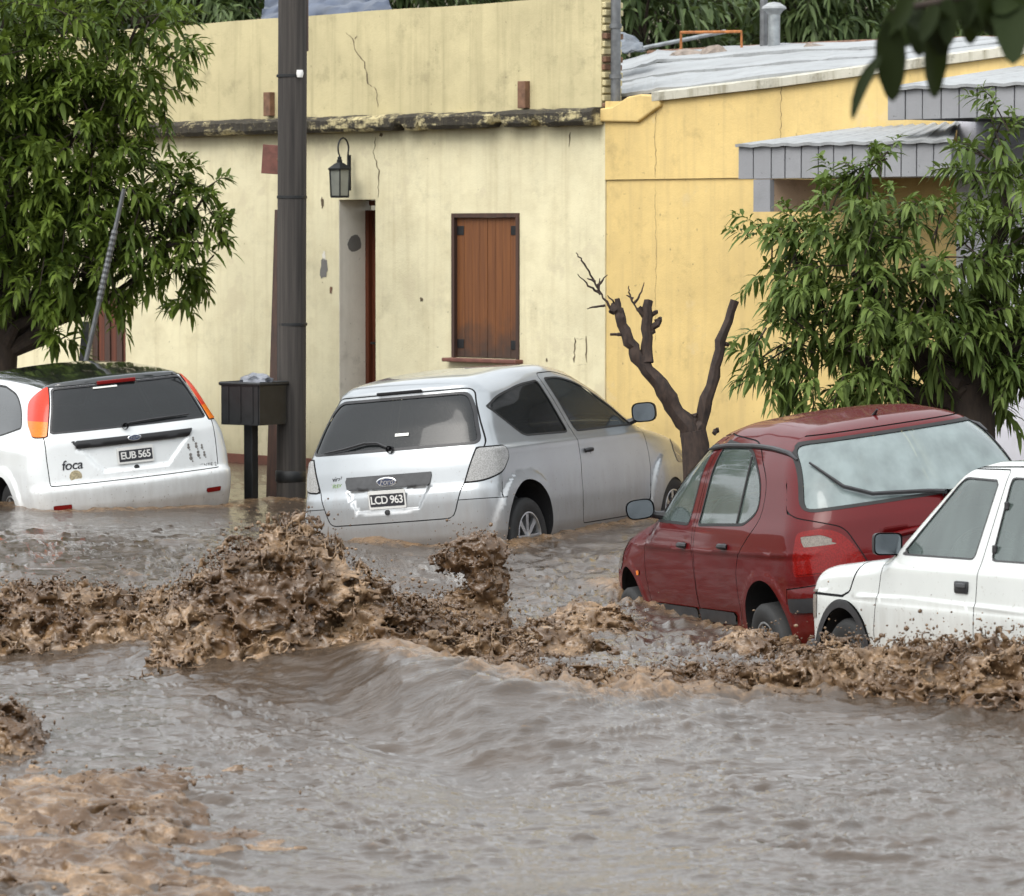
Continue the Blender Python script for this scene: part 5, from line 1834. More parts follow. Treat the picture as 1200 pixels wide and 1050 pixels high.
def make_foliage(rng, ells, n_sh, n_lf, L0, wd, sh_len, parent, m, singles=0, droop=.35, up=.25, size_var=.42, hang=.2):
    P, D = crown_shoots(rng, ells, n_sh, up)
    t = np.tile(np.linspace(.05, 1.0, n_lf), n_sh)
    k = np.repeat(np.arange(n_sh), n_lf)
    sl = sh_len * rng.uniform(.6, 1.3, n_sh)
    base = P[k] + D[k] * (t * sl[k])[:, None]
    base[:, 2] -= (t ** 2) * sl[k] * .35
    a = np.tile(np.arange(n_lf) * 2.399, n_sh) + rng.uniform(0, 6.28, n_sh)[k]
    ref = np.tile([[0.3, 0.2, 1.0]], (len(k), 1))
    U = np.cross(D[k], ref); U /= np.linalg.norm(U, axis=1, keepdims=True) + 1e-9
    W = np.cross(D[k], U)
    side = U * np.cos(a)[:, None] + W * np.sin(a)[:, None]
    dirs = D[k] * (.35 + .6 * t)[:, None] + side * .8 + rng.normal(size=base.shape) * .18
    dirs[:, 2] -= hang
    ups = np.tile([[0, 0, 1.0]], (len(k), 1)) + rng.normal(size=base.shape) * .25
    L = L0 * rng.uniform(1 - size_var, 1 + size_var, len(k)) * (1.05 - .35 * t)
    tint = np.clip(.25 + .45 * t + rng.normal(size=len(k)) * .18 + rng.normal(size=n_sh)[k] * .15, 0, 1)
    dr = droop * rng.uniform(.5, 1.5, len(k))
    V, F = leaves_np(base, dirs, ups, L, np.full(len(k), wd), dr)
    V3 = V.reshape(-1, 8, 3)
    if singles:
        score = V3[:, 1, 1] + rng.uniform(0, .25, len(k))       # nearest to the street first
        pick = np.argsort(score)[:singles]
        keep = np.ones(len(k), bool); keep[pick] = False
        var = []
        for q in range(5):
            v1, f1 = leaves_np(np.zeros((1, 3)), np.array([[1., 0, 0]]), np.array([[0, 0, 1.]]), np.array([1.]), np.array([wd]), np.array([droop * (.5 + .25 * q)]))
            me = np_mesh('leaf', v1, f1)
            at_ = me.attributes.new('tint', 'FLOAT', 'POINT'); at_.data.foreach_set('value', np.full(8, .3 + .13 * q, np.float32))
            me.materials.append(m); var.append(me)
        for i in pick:
            x = Vector(dirs[i]).normalized(); y = Vector(ups[i]).cross(x).normalized(); z = x.cross(y)
            M = Matrix((x, y, z)).transposed().to_4x4()
            o = bpy.data.objects.new('leaf', var[i % 5])
            o.matrix_local = Matrix.Translation(Vector(base[i])) @ M @ Matrix.Scale(float(L[i]), 4)
            COL.objects.link(o); o.parent = parent
        V3 = V3[keep]; tint = tint[keep]
        F = (_LF[None] + (np.arange(len(V3)) * 8)[:, None, None]).reshape(-1, 3)
    o = foliage_obj('foliage', V3.reshape(-1, 3), F, tint, m, parent)
    tag(o, kind='stuff')
    # bare twigs the leaves grow on, as one part
    tw = MB()
    for i in range(0, n_sh, 2):
        e = P[i] + D[i] * sl[i]; e[2] -= sl[i] * .35
        tw.tube([P[i] - D[i] * .15, P[i] + D[i] * sl[i] * .5 - np.array([0, 0, sl[i] * .09]), e], [.008, .006, .003], 4, False)
    tag(tw.build('twigs', MATS['bark'], parent), kind='stuff')


def limbs(b, p0, tips, r0, rng, wob=.08):
    for tp in tips:
        p0v, t = Vector(p0), Vector(tp)
        pts = [p0v + (t - p0v) * k / 5 + (Vector(rng.normal(size=3)) * wob if 0 < k < 5 else Vector((0, 0, 0))) for k in range(6)]
        b.tube(pts, [r0 * (1 - .16 * k) for k in range(6)], 8)


def E(px, py, Y, rpx, ry=None, rv=None):
    c = at(px, py, Y)
    s = FPX / Y
    return ((c.x, c.y, c.z), (rpx / s, (ry if ry else rpx * .8 / s), (rv if rv else rpx) / s))


# ---- left tree
rng = np.random.RandomState(5)
YL = 34.6
LT = empty('leafy_tree', at(2, 640, YL + .3)); LT.location.z = -.5
tag(LT, 'large dark green tree hanging over the white car at the left', 'tree')
off = np.array(LT.location)
el = [E(40, 40, YL, 110), E(130, 60, YL, 95), E(165, 20, YL + .3, 45), E(20, 170, YL, 110), E(90, 160, YL - .3, 85), E(60, 250, YL - .2, 100),
      E(150, 230, YL - .2, 70), E(205, 235, YL - .1, 42), E(240, 285, YL - .1, 42), E(240, 230, YL, 30), E(185, 300, YL, 50), E(110, 290, YL - .3, 60), E(20, 300, YL, 60), E(225, 345, YL, 22), E(62, 345, YL - .1, 26), E(60, 390, YL - .1, 20), E(-60, 200, YL, 130), E(-40, 60, YL, 110), E(-80, 320, YL, 60)]
el = [((c[0] - off[0], c[1] - off[1], c[2] - off[2]), r) for c, r in el]
tr = MB()
top = Vector(el[3][0])
tr.tube([(0, 0, 0), (-.03, .05, 1.0), (.02, .1, 1.8), (top.x, top.y + .3, top.z)], [.17, .14, .13, .08], 12)
limbs(tr, (.0, .1, 1.7), [e[0] for e in el[:12]], .06, rng)
tr.build('trunk', MATS['bark'], LT, smooth=True)
CRN = empty('crown', (0, 0, 0), parent=LT)
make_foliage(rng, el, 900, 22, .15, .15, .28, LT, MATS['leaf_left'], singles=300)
bpy.data.objects.remove(CRN)

# ---- right tree
rng = np.random.RandomState(9)
YR = 27.6
RT = empty('peach_tree', at(1140, 640, YR)); RT.location.z = -.5
tag(RT, 'bushy peach tree with narrow drooping leaves behind the maroon car', 'tree')
off = np.array(RT.location)
el = [E(985, 240, YR, 42), E(930, 300, YR, 50), E(1040, 240, YR - .1, 55), E(1000, 320, YR - .2, 85), E(1080, 310, YR - .3, 85), E(925, 385, YR, 50), E(980, 400, YR - .2, 70), E(1060, 395, YR - .3, 75),
      E(900, 425, YR, 34), E(1110, 380, YR - .2, 60), E(1170, 200, YR + .2, 50), E(1185, 290, YR, 60), E(1195, 390, YR - .1, 60), E(1165, 440, YR, 38), E(1250, 260, YR, 90), E(1260, 400, YR, 80), E(905, 285, YR, 16), E(890, 275, YR, 10), E(1030, 190, YR, 16), E(1175, 145, YR + .1, 25), E(960, 455, YR - .1, 35), E(1030, 440, YR - .1, 40)]
el = [((c[0] - off[0], c[1] - off[1], c[2] - off[2]), r) for c, r in el]
tr = MB()
k0 = at(1135, 480, YR) - Vector(off); k1 = at(1120, 420, YR) - Vector(off); k2 = at(1165, 410, YR) - Vector(off)
tr.tube([(0, 0, 0), (k0.x * .8, 0, k0.z * .6), k0, (k0 + k1) / 2 + Vector((.02, 0, 0))], [.21, .20, .19, .17], 12)
limbs(tr, (k0.x, 0, k0.z), [el[i][0] for i in (3, 4, 6, 7, 9)], .13, rng, .05)
limbs(tr, (k0.x, 0, k0.z), [el[i][0] for i in (10, 11, 12, 14, 15)], .12, rng, .05)
tr.build('trunk', MATS['bark'], RT, smooth=True)
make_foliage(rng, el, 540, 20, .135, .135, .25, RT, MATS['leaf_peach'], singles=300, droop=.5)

# ---- pruned dead tree
YD = 27.0
DT = empty('bare_tree', at(818, 640, YD)); DT.location.z = -.5
tag(DT, 'pruned leafless dark tree with forked stumps before the yellow wall', 'tree')
off = Vector(DT.location)
wood('cut_wood', (0.16, 0.10, 0.055), (0.07, 0.04, 0.025), (30, 30, 30), 0.9)
def D_(px, py, dy=0.0): return at(px, py, YD + dy) - off
tr = MB()
tr.tube([(0, 0, 0), D_(817, 560), D_(815, 522), D_(812, 505)], [.105, .10, .10, .095], 10)
tr.build('trunk', MATS['bark_dead'], DT, smooth=True)
def limb(pts, rad, name='limb', n=8, jit=.012):
    b = MB()
    P = [D_(*p) for p in pts]
    Q = []
    R = []
    for i in range(len(P) - 1):
        for k in range(4):
            t = k / 4
            Q.append(P[i] * (1-t) + P[i+1] * t + Vector((RND.uniform(-jit, jit), RND.uniform(-jit, jit), 0))); R.append((rad[i] * (1-t) + rad[i+1] * t) * RND.uniform(.9, 1.12))
    Q.append(P[-1]); R.append(rad[-1])
    b.tube(Q, R, n)
    b.v = [tuple(Vector(p) * 1.0 + Vector([.35 * R[0] * float(fbm(np.array(p[0] * 16), np.array(p[1] * 16 + k), np.array(p[2] * 9), 3)) * .3 for k in (0, 7, 13)])) for p in b.v]
    o = b.build(name, MATS['bark_dead'], DT, smooth=True)
    if rad[-1] > .017:
        d_ = (P[-1] - P[-2]).normalized(); u_ = d_.orthogonal().normalized(); w_ = d_.cross(u_)
        MB().add([P[-1] + d_ * .004 + (u_ * math.cos(a) + w_ * math.sin(a)) * rad[-1] * .86 for a in np.linspace(0, 6.2832, 11)[:-1]], [tuple(range(10))]).build('cut_face', MATS['cut_wood'], o)
    return o
limb([(815, 515), (795, 485), (772, 450), (748, 418), (735, 395), (724, 365), (716, 360)], [.076, .062, .053, .05, .042, .037, .034])
limb([(814, 515), (822, 495), (835, 440), (845, 400), (861, 352)], [.06, .046, .040, .038, .030])
limb([(757, 425), (759, 385), (760, 352)], [.045, .038, .032])
limb([(760, 395), (768, 380), (773, 373)], [.03, .022, .02], 'stub', 6); limb([(758, 372), (752, 364), (750, 361)], [.025, .02, .018], 'stub', 6); limb([(762, 372), (768, 364)], [.02, .018], 'stub', 6)
limb([(742, 410), (730, 375), (723, 350)], [.03, .024, .02], 'stub', 6); limb([(815, 500), (814, 488), (815, 487)], [.03, .026, .024], 'stub', 6)
limb([(845, 402), (853, 404)], [.02, .014], 'stub', 6); limb([(843, 402), (841, 394)], [.02, .012], 'stub', 6); limb([(728, 392), (715, 392)], [.014, .01], 'stub', 5); limb([(838, 508), (840, 503)], [.02, .02], 'stub', 6)
for P in ([(716, 362), (705, 345), (692, 322), (682, 305), (675, 296)], [(705, 345), (690, 335), (677, 321)], [(702, 340), (703, 326)], [(700, 335), (712, 322)], [(710, 358), (695, 360), (688, 362)], [(722, 358), (712, 346)],
          [(755, 373), (745, 360), (738, 345), (737, 335)], [(744, 356), (750, 345), (755, 331)], [(741, 350), (734, 346)], [(697, 330), (688, 326)]):
    limb(P, [.011] + [.007] * (len(P) - 2) + [.003], 'twig', 5, .008)

# ---- branch that hangs into the picture close to the camera, from a tree beside the road
rng = np.random.RandomState(3)
YN = 8.2
NT = empty('overhanging_tree', (4.6, YN + .9, -.5)); tag(NT, 'dark out of focus leaves hanging in from the upper right corner', 'tree')
off = Vector(NT.location)
tr = MB(); hb = at(1330, -60, YN) - off
tr.tube([(0, 0, 0), (.02, 0, 1.5), (0.0, -.1, 3.2), (.1, -.1, 4.2)], [.13, .11, .09, .05], 10)
tr.tube([(0, 0, 2.6), (-.9, -.25, 3.15), (-1.9, -.5, 3.3), hb, at(1180, -22, YN) - off, at(1100, 2, YN) - off, at(1045, 12, YN) - off], [.06, .05, .04, .03, .016, .010, .006], 8)
tr.tube([at(1180, -22, YN) - off, at(1205, 15, YN) - off], [.012, .006], 6)
tr.build('trunk', MATS['bark'], NT, smooth=True)
lv = [((1130, -30), (1118, 20), .2), ((1160, -30), (1150, 12), .2), ((1075, -14), (1050, 26), .18), ((1205, -35), (1165, 8), .2), ((1140, -8), (1168, 30), .17), ((1095, 6), (1106, 56), .16), ((1042, 10), (1046, 108), .14), ((1085, 20), (1096, 100), .17), ((1070, -6), (1078, 60), .17), ((1040, 55), (1002, 132), .07), ((1110, -10), (1112, 48), .17), ((1135, -15), (1138, 42), .15), ((1150, -20), (1128, 30), .15),
      ((1182, -15), (1187, 66), .16), ((1200, -20), (1210, 50), .16), ((1060, 5), (1034, 40), .15), ((1120, -5), (1150, 35), .14), ((1165, -20), (1170, 25), .16), ((1050, 0), (1090, 35), .16), ((1100, 0), (1080, 44), .17), ((1215, -30), (1180, 30), .16), ((1230, -30), (1260, 60), .15), ((1100, -20), (1140, 22), .16), ((1030, 20), (1066, 50), .16)]
for i, (a, c, w) in enumerate(lv):
    A = at(*a, YN + rng.uniform(-.12, .12)) - off; Bv = at(*c, YN + rng.uniform(-.15, .15)) - off
    dv = (Bv - A) * 1.12
    L = dv.length
    up = np.array([[rng.uniform(-.4, .4), -1.0, .3]])
    V, F = leaves_np(np.array([A[:]]), np.array([dv[:]]), up, np.array([L]), np.array([w * 1.35]), np.array([.12]))
    if a == (1040, 55): V[:, 0] -= .02 * np.sin(_LB[:, 0] * 3.1)
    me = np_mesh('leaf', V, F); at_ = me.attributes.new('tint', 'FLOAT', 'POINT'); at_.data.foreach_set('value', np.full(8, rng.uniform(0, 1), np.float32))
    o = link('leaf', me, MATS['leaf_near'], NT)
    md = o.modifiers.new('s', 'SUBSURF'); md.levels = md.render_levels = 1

el = [((-.2, 0, 4.6), (1.1, .9, .8)), ((-1.3, -.3, 4.3), (.6, .6, .5)), ((.8, .3, 4.4), (.8, .8, .7)), ((0, .5, 5.2), (.8, .7, .6))]
make_foliage(rng, el, 220, 16, .17, .15, .32, NT, MATS['leaf_left'])

# ---- trees up the slope behind the roofs
def back_tree(px, py, Y, rpx, label, seed, n=170):
    rng = np.random.RandomState(seed)
    c = at(px, py, Y); s = FPX / Y; R = rpx / s
    o = empty('hillside_tree', (c.x, c.y, -.5)); tag(o, label, 'tree', 'trees behind the roofs')
    h = c.z + .5
    el = [((0, 0, h), (R * .75, R * .7, R * .75))] + [((R * .6 * math.cos(a), R * .5 * math.sin(a), h + R * .35 * rng.uniform(-1.2, 1)), (R * .5, R * .45, R * .5)) for a in rng.uniform(0, 6.28, 5)]
    t = MB(); t.tube([(0, 0, 0), (.1, 0, h * .5), (0, 0, h)], [.22, .18, .06], 8); limbs(t, (.05, 0, h * .6), [e[0] for e in el[1:]], .07, rng); t.build('trunk', MATS['bark'], o, smooth=True)
    P = make_foliage(rng, el, n, 16, .26, .12, .55, o, MATS['leaf_far'], droop=.5)
    for ch in o.children:
        if ch.name.startswith('foliage'): ch.name = 'crown'
for i, (px, py, Y, r, lb) in enumerate([
    (745, 0, 47, 100, 'hillside tree nearest the downpipe, behind the grey folded sheet'), (850, -25, 50, 105, 'hillside tree right above the orange roof rail'), (960, 5, 48, 85, 'hillside tree just right of the roof vent pipe'),
    (1060, -5, 52, 105, 'hillside tree behind the blurred hanging leaves'), (1175, 0, 50, 100, 'hillside tree in the upper right corner above the grey fascia'), (1290, -20, 50, 110, 'hillside tree past the right edge above the white house'),
    (590, -60, 52, 95, 'hillside tree showing a sliver above the middle of the parapet'), (470, -60, 50, 75, 'hillside tree behind the blue tarp'),
    (240, -4, 46, 62, 'hillside tree with pale green top left of the blue tarp'), (130, -30, 47, 90, 'hillside tree hidden behind the large left tree'), (0, -10, 48, 100, 'hillside tree at the upper left corner')]):
    back_tree(px, py, Y, r, lb, 40 + i)
print('trees', round(time.time() - T_START, 1))
# ------------------------------------------------------------------ flood water
def water_mat(name, mud, froth, rough_lo, rough_hi, froth_amt, spec=0.5, grain=0.0):
    b = NB(name)
    v = b.coord('Object')
    a = b.n('ShaderNodeAttribute'); a.attribute_name = 'froth'
    n1 = b.noise(b.coord('Object', (1, 1.6, 1)), 2.4, 6, 0.62, 0.4)
    n2 = b.noise(b.coord('Object', (1, 1.5, 1)), 17, 6, 0.65, 0.6)
    f = b.math('ADD', b.math('MULTIPLY', a.outputs['Fac'], froth_amt), b.math('MULTIPLY', b.math('SUBTRACT', n2, 0.5), 0.9))
    f = b.rng(f, 0.22, 0.8)
    c = b.mix(b.rng(n1, 0.3, 0.7), [x * 0.78 for x in mud], [x * 1.15 for x in mud])
    n3 = b.noise(v, 75, 4, 0.7)
    fr = b.mix(b.rng(b.math('ADD', b.math('MULTIPLY', n2, .5), b.math('MULTIPLY', n3, .5)), 0.36, 0.64), [x * 0.5 for x in froth], [x * 1.5 for x in froth])
    c = b.mix(f, c, fr)
    # ripples finer than the mesh, drawn out along the flow
    r1 = b.noise(b.coord('Object', (9, 26, 9)), 1.0, 6, 0.62, 0.5)
    r2 = b.noise(b.coord('Object', (28, 60, 28)), 1.0, 4, 0.6, 0.3)
    nr = b.bump(b.math('ADD', r1, b.math('MULTIPLY', r2, 0.3)), 0.26, 0.03)
    if grain:
        nr = b.bump(b.math('ADD', b.noise(v, 48, 5, 0.7), n3), grain, 0.02, nr)
    return b.done(b.bsdf(c, b.rng(f, 0, 1, rough_lo, rough_hi), 0, nr, IOR=1.5, Specular_IOR_Level=spec))


WATER = water_mat('flood_water', (0.062, 0.045, 0.032), (0.17, 0.108, 0.060), 0.05, 0.35, 0.8)
FROTH = water_mat('flood_froth', (0.095, 0.053, 0.025), (0.225, 0.146, 0.082), 0.09, 0.26, 0.9, grain=.10)

CRX = np.array([-260, -100, 0, 200, 380, 470, 560, 700, 860, 1050, 1200, 1420.])
CRY = np.array([21.0, 20.9, 20.6, 19.7, 19.1, 18.3, 17.6, 17.25, 17.6, 17.8, 18.1, 18.4])
CRH = np.array([.05, .06, .07, .09, .13, .19, .18, .10, .06, .05, .06, .05])


def water_height(X, Y):
    px = 600 + FPX * X / Y
    base = np.interp(Y, [5, 12, 16, 18, 19.5, 21.5, 24.5, 27, 30, 34, 45, 60], [0, 0, .05, .11, .09, -.02, -.05, .11, .14, .06, .0, 0])
    yc = np.interp(px, CRX, CRY); hc = np.interp(px, CRX, CRH)
    t = Y - yc
    base = base + hc * np.exp(-(t / np.where(t < 0, .75, .95)) ** 2)
    base = base - np.interp(px, [250, 420, 560, 700, 900], [0, .07, .10, .05, 0]) * np.exp(-((t + 1.5) / .8) ** 2)
    # roughness of the surface by region
    mid = sstep(-.4, .7, t) * sstep(31, 25, Y)
    crest = np.exp(-((t - .25) / .6) ** 2)
    low_left = sstep(300, 150, px + 40 * fbm(X * 2, Y * 2, 0.4, 2)) * sstep(15.9, 15.2, Y)
    rough = .47 + .45 * mid + .8 * np.exp(-((t - .4) / .45) ** 2) + .25 * low_left
    rough = rough * np.where(Y > 26, np.interp(Y, [26, 29, 40], [1, .55, .4]), 1)
    wx = .35 * fbm(X * .8, Y * .8, 2.2, 2); wy = .25 * fbm(X * .8 + 9, Y * .8, 5.2, 2)
    # flow lines: they dip to the right on the left bank of the trough, and rise to the right on the other
    sl = np.interp(px, [200, 560, 900], [-.22, 0, .22])
    U, Wv = X + wx, Y + wy - sl * X
    c1 = ridged(U * 1.15, Wv * 1.9, 0.7, 3) - .55
    c2 = ridged(U * 3.1 + 5, Wv * 4.6, 3.1, 3) - .55
    c3 = fbm(U * 9, Wv * 13, 1.7, 3)
    patch = .5 + .5 * fbm(X * .9 + 3, Y * .7, 8.8, 3)
    c4 = ridged(U * 4.6 + 2, Wv * 10.5, 5.1, 2) - .5
    h = .024 * c1 + 0.0085 * c4 * (.5 + np.clip(patch, 0, 1)) + (.021 * c2 * (.4 + 1.2 * np.clip(patch, 0, 1))) + .008 * c3
    h = h * rough * 1.15 + .02 * fbm(X * .45, Y * .5, 6.6, 2)
    lump = np.maximum(ridged(U * 2.2 + 3, Wv * 3.0, 9.1, 3) - 1.05, 0) * .055 * rough * np.clip(.3 + patch, 0, 1)
    stk = np.maximum(ridged(U * 1.5 + 7, Wv * 8.0, 4.4, 2) - 1.12, 0) * np.clip(.25 + 1.2 * fbm(X * 1.3 + 8, Y * 1.1, 2.9, 2), 0, 1)
    h = h + lump + stk * .05 * np.where(Y < 22, 1, .6)
    stk_f = stk * 1.2
    froth = np.clip(1.1 * np.exp(-((t - .45) / .45) ** 2) * (.3 + .7 * np.clip(c2 + .5, 0, 1)) + 0.15 * low_left * np.clip(c2 + .6, 0, 1) + lump * 12 + np.clip(c2 - .25, 0, 1) * .5 * mid + stk_f, 0, 1)
    for q in CARS.values():
        s = q.s
        ca, sa = math.cos(math.radians(s['rot'][0])), math.sin(math.radians(s['rot'][0]))
        dx_, dy_ = X - s['pos'][0], Y - s['pos'][1]
        lx_, ly_ = dx_ * ca + dy_ * sa, -dx_ * sa + dy_ * ca
        mx_ = (s['xr'] + s['xf']) / 2
        d = np.hypot(np.maximum(np.abs(lx_ - mx_) - (s['xf'] - s['xr']) / 2 + .12, 0), np.maximum(np.abs(ly_) - .72, 0)) - .10
        near = np.exp(-(np.maximum(d, 0) / .14) ** 2)
        froth = np.clip(froth + near * (.5 + .5 * np.clip(c2 + .4, 0, 1)), 0, 1)
        h = h + near * (.012 * np.clip(c4 + .5, 0, 1) + .014 * np.clip(c2 + .3, 0, 1))
    for (qx, qy, qr) in ((PO.location.x, PO.location.y, .13), (BN.location.x, BN.location.y, .06)):
        d = np.maximum(np.hypot(X - qx, (Y - qy) * .7) - qr, 0)
        near = np.exp(-(d / .12) ** 2)
        froth = np.clip(froth + near * .8, 0, 1); h = h + near * .035 * np.clip(c2 + .8, .2, 1)
    return base + h, froth


def build_water():
    py = np.concatenate([np.arange(522, 585, 2.0), np.arange(585, 1110, .88), np.arange(1110, 1190, 2.5)])
    Yr = FPX * 2.3 / (py - HORIZ)
    pxs = np.concatenate([np.arange(-330, -40, 5.), np.arange(-40, 1240, 2.15), np.arange(1240, 1532, 5.)])
    X = (pxs[None] - 600) / FPX * Yr[:, None]
    Y = np.repeat(Yr[:, None], len(pxs), 1)
    Z, FR = water_height(X, Y)
    # fade to the calm sheet at the border
    edge = sstep(0, 12, np.minimum(np.arange(len(pxs)), np.arange(len(pxs))[::-1]))[None] * sstep(0, 12, np.minimum(np.arange(len(py)), np.arange(len(py))[::-1]))[:, None]
    Z = Z * edge
    # sharpen crests sideways
    gy = np.gradient(Z, axis=0) / np.gradient(Y, axis=0)
    Y = Y - np.clip(gy, -1, 1) * .012
    n, m = X.shape
    i = np.arange(n * m).reshape(n, m)
    Q = np.stack([i[:-1, :-1], i[1:, :-1], i[1:, 1:], i[:-1, 1:]], -1).reshape(-1, 4)
    # calm skirt all round, same sheet
    V = np.stack([X, Y, Z], -1).reshape(-1, 3)
    ring_in = np.concatenate([i[0, :], i[1:, -1], i[-1, -2::-1], i[-2:0:-1, 0]])
    P = V[ring_in]
    cen = np.array([0, 24.0, 0])
    out = P.copy()
    d = (P - cen)[:, :2]; d /= np.linalg.norm(d, axis=1, keepdims=True)
    out[:, :2] = cen[:2] + d * 70
    out[:, 2] = 0
    k = np.arange(len(ring_in)); k2 = (k + 1) % len(k)
    b0 = len(V)
    Q2 = np.stack([ring_in[k], ring_in[k2], b0 + k2, b0 + k], 1)
    V = np.concatenate([V, out])
    F = np.concatenate([Q, Q2])
    me = np_mesh('water', V, F)
    # normals up
    if me.polygons[0].normal.z < 0: me.flip_normals()
    a = me.attributes.new('froth', 'FLOAT', 'POINT')
    a.data.foreach_set('value', np.concatenate([FR.ravel(), np.zeros(len(out))]).astype(np.float32))
    tag(link('water', me, WATER), kind='structure')


build_water()
print('water', round(time.time() - T_START, 1))


def froth_noise(x, y, z, s, seed, ax=.8):
    q = (x * s * ax + seed, y * s + seed * 1.7, z * s * .95)
    w = [.4 * fbm(q[0] * .8 + 3 * i, q[1] * .8 + 7 * i, q[2] * .8 - 5 * i, 2) for i in range(3)]
    q = [a + b_ for a, b_ in zip(q, w)]
    return .8 * ridged(q[0], q[1], q[2], 4, 2.15, .58) - .62 + .3 * pnoise(q[0] * .5, q[1] * .5, q[2] * .5)


def splash(name, label, lo, hi, env, amp, scale, seed, h=.0125, drops=60, ax=.65, strands=.0, group='breaking flood waves'):
    def fn(X, Y, Z):
        e = env(X, Y, Z)
        out = e.astype(np.float32).copy()
        m = np.abs(e) < amp * 2.0
        if m.any():
            x, y, z = X[m], Y[m], Z[m]
            n = froth_noise(x, y, z, scale, seed, ax)
            n2 = ridged(x * scale * 2.7 * ax + seed, y * scale * 2.7, z * scale * 2.7, 2)- .4
            core = e[m] - amp * n - amp * .30 * n2
            if strands:
                # thrown strands: where two noise sheets cross
                s = scale * 1.5
                wx = .5 * pnoise(x * s * .6 + 2, y * s * .6, z * s * .6 + seed)
                a = pnoise(x * s + wx + 11, y * s, z * s * .8 + seed); b = pnoise(x * s - wx, y * s + 23, z * s * .8 - seed)
                core = np.minimum(core, np.maximum((np.sqrt(a * a + b * b) - .095) / s * .9, e[m] - amp * strands))
            out[m] = core
        return out
    V, Q = surface_nets(fn, lo, hi, h)
    # one relaxation step against stair-steps
    T = np.concatenate([Q[:, [0, 1, 2]], Q[:, [0, 2, 3]]])
    # droplets thrown off the crest
    rg = np.random.RandomState(seed * 7 + 1)
    top = V[V[:, 2] > np.percentile(V[:, 2], 55)]
    if drops and len(top):
        bm = bmesh.new(); bmesh.ops.create_icosphere(bm, subdivisions=1, radius=1)
        dv = np.array([v.co[:] for v in bm.verts]); df_ = np.array([[v.index for v in f.verts] for f in bm.faces]); bm.free()
        c = top[rg.randint(0, len(top), drops)] + rg.normal(size=(drops, 3)) * [.05, .05, .02] + np.array([0, 0, 1.]) * rg.exponential(.038, drops)[:, None]
        r = np.minimum(.0022 + rg.exponential(.0018, drops), .0075)
        ex = rg.uniform(.7, 2.0, (drops, 3))
        VV = (c[:, None] + dv[None] * r[:, None, None] * ex[:, None]).reshape(-1, 3)
        TT = (df_[None] + (np.arange(drops) * len(dv))[:, None, None]).reshape(-1, 3) + len(V)
        V = np.concatenate([V, VV]); T = np.concatenate([T, TT])
    # what lies under the water sheet is never seen: leave it out
    T = T[(V[:, 2] > water_height(V[:, 0], V[:, 1])[0] - .05)[T].any(1)]
    u_, inv_ = np.unique(T, return_inverse=True)
    V = V[u_]; T = inv_.reshape(T.shape)
    me = np_mesh(name, V, T)
    fr = np.clip(.35 + .8 * fbm(V[:, 0] * 3 + seed, V[:, 1] * 3, V[:, 2] * 3, 3), 0, 1)
    a = me.attributes.new('froth', 'FLOAT', 'POINT'); a.data.foreach_set('value', fr.astype(np.float32))
    o = link(name, me, FROTH)
    return tag(o, label, None, None, 'stuff')


def pxX(px, Y): return (px - 600) / FPX * Y
def pyZ(py, Y): return CAM_Z - (py - HORIZ) * Y / FPX


def env_hump(pxpy, Yc, wf, wb_, base=-.12, cave=None, k=.62):
    """height envelope: silhouette given by photo columns at distance Yc, steep towards the street, long behind"""
    P = np.array(pxpy, float)
    Xs = pxX(P[:, 0], Yc); Zs = pyZ(P[:, 1], Yc)
    def env(X, Y, Z):
        yc = Yc if not callable(Yc) else Yc(X)
        H = np.interp(X, Xs, Zs)
        t = Y - yc
        g = np.exp(-(np.abs(t) / np.where(t < 0, wf, wb_)) ** 2.6)
        e = (Z - (base + (H - base) * g)) * k
        if cave is not None:
            for c, r in cave:
                d = np.sqrt(((X - c[0]) / r[0]) ** 2 + ((Y - c[1]) / r[1]) ** 2 + ((Z - c[2]) / r[2]) ** 2) - 1
                e = np.maximum(e, -d * min(r) * 3.5)
        return e
    return env


YA = 19.45
splash('wave_crest', 'tall breaking crest of brown water in the middle of the flood', (pxX(150, YA), 18.6, -.05), (pxX(630, YA), 20.75, .9),
       env_hump([(150, 900), (178, 790), (200, 742), (235, 712), (275, 680), (320, 658), (362, 652), (398, 690), (430, 722), (470, 748), (520, 765), (570, 785), (620, 805)], YA, .42, .85,
                cave=[((pxX(402, 19.05), 19.0, pyZ(737, 19.05)), (.21, .42, .085)), ((pxX(330, 19.0), 19.0, pyZ(725, 19.0)), (.08, .25, .05))]), .125, 6.0, 3, .0128, 2000, strands=1.25)
YB = 20.35
splash('wave_crest', 'low tan froth rolling at the left behind the calm water', (pxX(-110, YB), 19.5, -.05), (pxX(285, YB), 21.5, .75),
       env_hump([(-130, 720), (-60, 712), (0, 716), (60, 706), (110, 712), (160, 722), (220, 716), (258, 745), (285, 880)], YB, .42, .6), .080, 7.5, 11, .0135, 700, strands=1.2)
YC = 21.4
def env_plume(X, Y, Z):
    out = None
    for px, py, rx, rz, ry in ((562, 650, 28, 20, .10), (534, 656, 15, 9, .07), (570, 688, 19, 32, .11), (562, 735, 30, 36, .14), (540, 712, 16, 18, .10), (505, 722, 48, 13, .13), (532, 738, 46, 20, .15), (570, 768, 80, 24, .26), (500, 762, 60, 18, .2)):
        cx, cz = pxX(px, YC), pyZ(py, YC)
        d = np.sqrt(((X - cx) * FPX / YC / rx) ** 2 + ((Y - YC) / ry) ** 2 + ((Z - cz) * FPX / YC / rz) ** 2) - 1
        d = d * min(rx, rz) * YC / FPX
        out = d if out is None else np.minimum(out, d)
    return out * .8
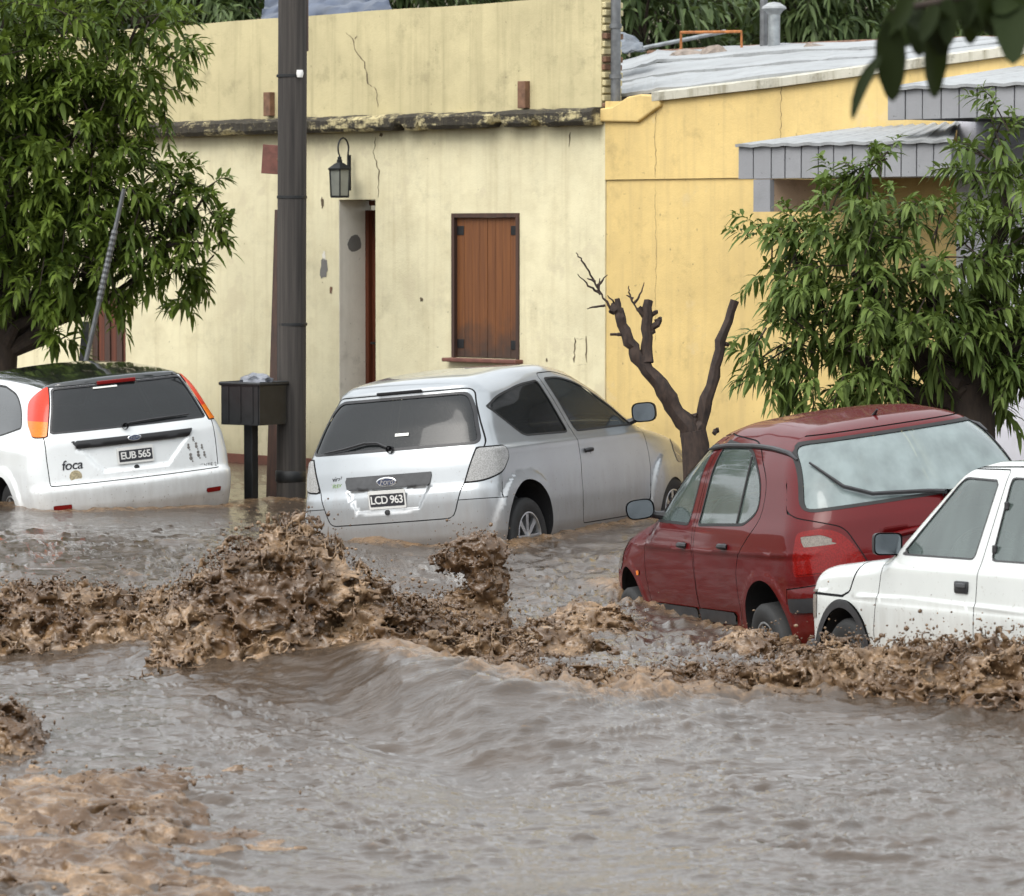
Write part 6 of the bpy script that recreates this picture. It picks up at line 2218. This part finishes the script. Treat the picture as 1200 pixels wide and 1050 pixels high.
splash('wave_spout', 'narrow spout of tan water leaping before the silver car', (pxX(455, YC), 20.9, -.2), (pxX(630, YC), 21.9, .95), env_plume, .036, 8.5, 17, .0115, 800, strands=1.3)
YD_ = 17.95
splash('wave_crest', 'long ragged band of brown froth in front of the boxy white car', (pxX(530, YD_), 17.0, -.02), (pxX(1260, YD_), 18.95, .75),
       env_hump([(530, 900), (590, 850), (615, 812), (660, 810), (720, 820), (800, 816), (870, 814), (930, 800), (965, 788), (1010, 788), (1070, 786), (1130, 782), (1200, 776), (1280, 776)], YD_, .42, .62, base=-.15), .085, 7.0, 23, .0132, 2000, strands=1.25)
YF2 = 16.75
splash('wave_crest', 'small lump of froth at the left edge above the calm water', (pxX(-60, YF2), 16.2, -.05), (pxX(75, YF2), 17.2, .5),
       env_hump([(-80, 850), (-30, 842), (10, 842), (32, 856), (55, 895)], YF2, .22, .3, base=-.02), .055, 8.5, 31, .0095, 150)
for k, (px, py, Yq, w, sd) in enumerate(((690, 716, 22.6, 60, 41), (880, 752, 20.3, 55, 43), (640, 745, 20.4, 70, 47))):
    splash('wave_crest', ['little choppy crest beside the front wheel of the maroon car', 'little choppy crest below the rear wheel of the maroon car', 'choppy crest right of the leaping spout'][k],
           (pxX(px - w - 15, Yq), Yq - .55, -.15), (pxX(px + w + 15, Yq), Yq + .55, .4), env_hump([(px - w, py + 30), (px - w * .4, py + 6), (px, py), (px + w * .5, py + 8), (px + w, py + 30)], Yq, .25, .35, base=-.12), .06, 7.5, sd, .014, 120)
print('froth', round(time.time() - T_START, 1))

# ragged froth in the near left corner
def env_corner(X, Y, Z):
    x, y = X[:, :, 0], Y[:, :, 0]
    zb = water_height(x, y)[0]
    px = 600 + FPX * x / y
    n = fbm(x * 2.4, y * 1.6, 3.3, 3)
    H = -.055 + .07 * sstep(330, 130, px + 55 * fbm(x * 2.2, y * 1.5, 7.7, 2)) * sstep(16.4, 15.5, y) + .03 * n
    return (Z - (zb + H)[:, :, None]) * .7
splash('wave_crest', 'broad patch of choppy brown froth in the lower left corner', (pxX(-60, 14.0), 12.7, -.08), (pxX(380, 14.6), 16.5, .3), env_corner, .034, 5.0, 53, .0135, 150, ax=.5)
print('corner', round(time.time() - T_START, 1))
